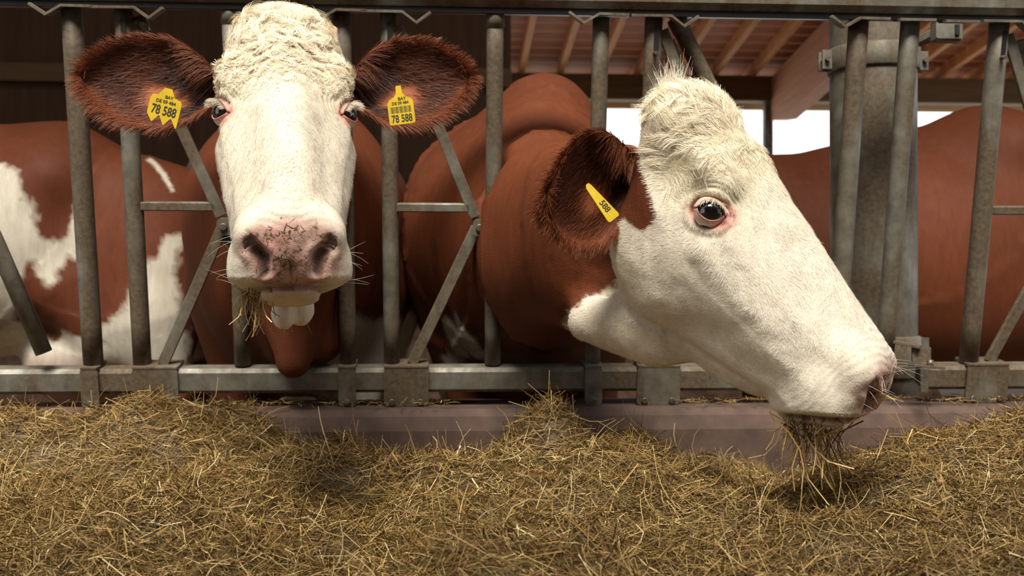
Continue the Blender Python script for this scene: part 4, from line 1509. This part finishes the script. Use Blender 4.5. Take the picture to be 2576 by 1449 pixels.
def hay_z(x, y):
    x, y = np.asarray(x, float), np.asarray(y, float)
    p = np.stack([x, y, x * 0], -1)
    z = HB0 + 0 * x
    b = sum((h * np.exp(-((x - cx) / sx) ** 2 - ((y - cy) / sy) ** 2)) ** 4 for cx, cy, h, sx, sy in BUMPS if h > 0) ** .25
    z = z + b * .95
    # hollow where the eating cow has pulled hay away, and along the curb
    hx, hy, _ = at(2050, 1150, 2.40)
    z = z - .10 * np.exp(-((x - hx) / .30) ** 2 - ((y - hy) / .20) ** 2)
    hx, hy, _ = at(1080, 1130, 2.5)
    z = z - .05 * np.exp(-((x - hx) / .35) ** 2 - ((y - hy) / .14) ** 2)
    z = z + .036 * fbm(p, 4.0, 51) + .024 * fbm(p, 11, 52, 2)
    return z


gx, gy = np.meshgrid(np.linspace(-2.3, 2.9, 261), np.linspace(-2.45, -.10, 118))
gz = hay_z(gx, gy) - .020
gz = gz * sstep(-2.45, -2.25, gy) + .02
I = np.arange(gx.size).reshape(gx.shape)
q = np.stack([I[:-1, :-1], I[:-1, 1:], I[1:, 1:], I[1:, :-1]], -1).reshape(-1, 4)
HAYC = np.array([[.21, .125, .036], [.27, .165, .048], [.12, .068, .018], [.37, .245, .080], [.54, .39, .155], [.065, .036, .012], [.18, .132, .040], [.25, .11, .05], [.70, .54, .28]])
HAYP = np.array([.20, .18, .16, .14, .08, .11, .07, .03, .03])
gv = np.stack([gx, gy, gz], -1).reshape(-1, 3)
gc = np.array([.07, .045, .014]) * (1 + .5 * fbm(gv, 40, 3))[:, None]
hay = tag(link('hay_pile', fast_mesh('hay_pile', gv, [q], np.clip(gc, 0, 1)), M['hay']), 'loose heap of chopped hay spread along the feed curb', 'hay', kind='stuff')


def hay_strands(name, P, Tn, D, L, W, parent, bend=.25, K=3, cols=None):
    n = len(P)
    t = np.linspace(-.5, .5, K)
    Bv = nrm(np.cross(Tn, D))
    bx = rng.normal(0, bend, n)[:, None, None] * (t ** 2 * 2)[None, :, None]
    bz = rng.normal(0, bend * .8, n)[:, None, None] * (t ** 2 * 2)[None, :, None]
    pts = P[:, None] + L[:, None, None] * (D[:, None] * t[None, :, None] + Bv[:, None] * bx + Tn[:, None] * bz)
    if cols is None:
        cols = HAYC[rng.choice(len(HAYC), n, p=HAYP)] * rng.uniform(.75, 1.25, (n, 1))
    fn = nrm(Tn + rng.normal(0, .45, (n, 3)))
    return strands(name, pts, W, fn, np.clip(cols, 0, 1), M['hay'], parent, .7)


# density follows how large the hay shows: near rows get thinner cover of longer stalks
n = 220000
yy = -2.30 + (2.30 - .12) * rng.random(n * 2) ** .85
xx = rng.uniform(-1, 1, n * 2) * (0.50 * (yy + 2.72) + .22) + .06 * (yy + 2.72)
pr = np.clip((0.50 * (yy + 2.72) + .22) / 1.5, .15, 1)
dep = (yy + 2.72)
ok = (rng.random(n * 2) < pr) & (dep > .75)
xx, yy = xx[ok][:n], yy[ok][:n]
n = len(xx)
e = .012
zz = hay_z(xx, yy)
sxn = (hay_z(xx + e, yy) - zz) / e; syn = (hay_z(xx, yy + e) - zz) / e
nn = nrm(np.stack([-sxn, -syn, np.ones(n)], 1))
an = rng.uniform(0, 2 * math.pi, n) + 1.0 * fbm(np.stack([xx, yy, 0 * xx], 1), 6, 77)
dd = np.stack([np.cos(an), np.sin(an) * .9, np.zeros(n)], 1)
dd = nrm(dd - nn * (dd * nn).sum(1, keepdims=True) + nn * (rng.normal(0, .22, n))[:, None])
Ls = np.clip(rng.lognormal(math.log(.042), .5, n), .012, .15)
Wd = rng.uniform(.0008, .0018, n) * (1 + .5 * (rng.random(n) < .08))
lay = rng.uniform(-.018, .010, n)
hay_strands('hay_stalks', np.stack([xx, yy, zz + lay], 1), nn, dd, Ls, Wd, hay)['kind'] = 'stuff'
# single stalks sticking up out of the heap
m = 2600
k = rng.choice(n, m)
up2 = nrm(nn[k] * rng.uniform(.25, 1.1, (m, 1)) + dd[k] * .8 + rng.normal(0, .25, (m, 3)))
L2 = rng.uniform(.03, .11, m)
P2_ = np.stack([xx[k], yy[k], zz[k]], 1) + up2 * (L2 * .38)[:, None]
pal = HAYC[rng.choice(len(HAYC), m, p=[.12, .16, .06, .2, .2, .04, .06, .04, .12])] * rng.uniform(.85, 1.2, (m, 1))
hay_strands('loose_stalks', P2_, nrm(np.cross(up2, rng.normal(0, 1, (m, 3)))), up2, L2, rng.uniform(.0010, .0022, m), hay, .35, 5, pal)['kind'] = 'stuff'
# scraps lying on the curb top
m = 2600
cx_ = rng.uniform(-1.5, 1.9, m)
keep = fbm(np.stack([cx_, 0 * cx_, 0 * cx_], 1), 3.0, 91) > -.15
cx_ = cx_[keep]; m = len(cx_)
P3_ = np.stack([cx_, rng.uniform(-.07, .07, m), np.full(m, .574) + rng.uniform(0, .008, m)], 1)
an = rng.uniform(0, 6.28, m)
hay_strands('curb_scraps', P3_, np.repeat([[0, 0, 1.0]], m, 0), np.stack([np.cos(an), np.sin(an), rng.normal(0, .12, m)], 1), rng.uniform(.012, .05, m), rng.uniform(.0009, .0018, m), hay)['kind'] = 'stuff'


def mouth_hay(name, label, roots, spread, n, Lr, parent_dir, width=(.0010, .0022)):
    k = rng.integers(0, len(roots), n)
    P = np.array(roots)[k] + rng.normal(0, 1, (n, 3)) * np.array(spread)
    D = nrm(np.asarray(parent_dir) + rng.normal(0, .28, (n, 3)))
    L = rng.uniform(*Lr, n)
    o = hay_strands(name, P + D * (L * .42)[:, None], nrm(np.cross(D, rng.normal(0, 1, (n, 3)))), D, L, rng.uniform(*width, n), None, .45, 5,
                    HAYC[rng.choice(len(HAYC), n, p=[.18, .2, .1, .2, .14, .06, .06, .02, .04])] * rng.uniform(.8, 1.2, (n, 1)))
    return tag(o, label, 'hay', kind='stuff')


mouth_hay('hay_wisp', 'wisp of hay hanging from the mouth of the staring cow', [b1.wor((.075, .60, -.115)), b1.wor((.06, .61, -.11)), b1.wor((.05, .615, -.105))], (.008, .006, .004), 55, (.02, .09), (0.05, -.1, -1), (.0012, .0024))
mouth_hay('hay_wisp', 'mouthful of hay hanging from the eating cow', [b2.wor((.05, .585, -.15)), b2.wor((.045, .60, -.14)), b2.wor((.04, .61, -.13)), b2.wor((.02, .625, -.12))], (.012, .010, .004), 120, (.04, .15), (.0, -.05, -1), (.0013, .0030))
# crumbs stuck on the wet noses
for b, cw, nn_ in ((b1, cow1, 150), (b2, cow2, 130)):
    co_, no_, tri_ = mesh_np(cw.data)
    qn = b.loc(co_)
    pk, pad, *_r = face_masks(qn)
    hs = _r[2]
    cl = sstep(.2, .7, fbm(qn, 40, 61)) + 1.5 * 3 * np.exp(-(np.linalg.norm(qn - np.array([.012, .645, -.008]), axis=1) / .013) ** 2)
    P_, N_, tr_, w_ = scatter(co_, no_, tri_, nn_, np.clip(pad + .25 * pk, 0, 1) * (.15 + cl) + .08 * hs)
    an = rng.uniform(0, 6.28, nn_)
    t1 = nrm(np.cross(N_, [0, 0, 1.0])); t2 = np.cross(N_, t1)
    o = hay_strands('nose_crumbs', P_ + N_ * .0008, N_, t1 * np.cos(an)[:, None] + t2 * np.sin(an)[:, None], rng.uniform(.003, .016, nn_), rng.uniform(.0007, .0018, nn_), cw, .4, 3,
                    np.array([[.09, .06, .02]]) * rng.uniform(.4, 2.6, (nn_, 1)))
    o['kind'] = 'stuff'
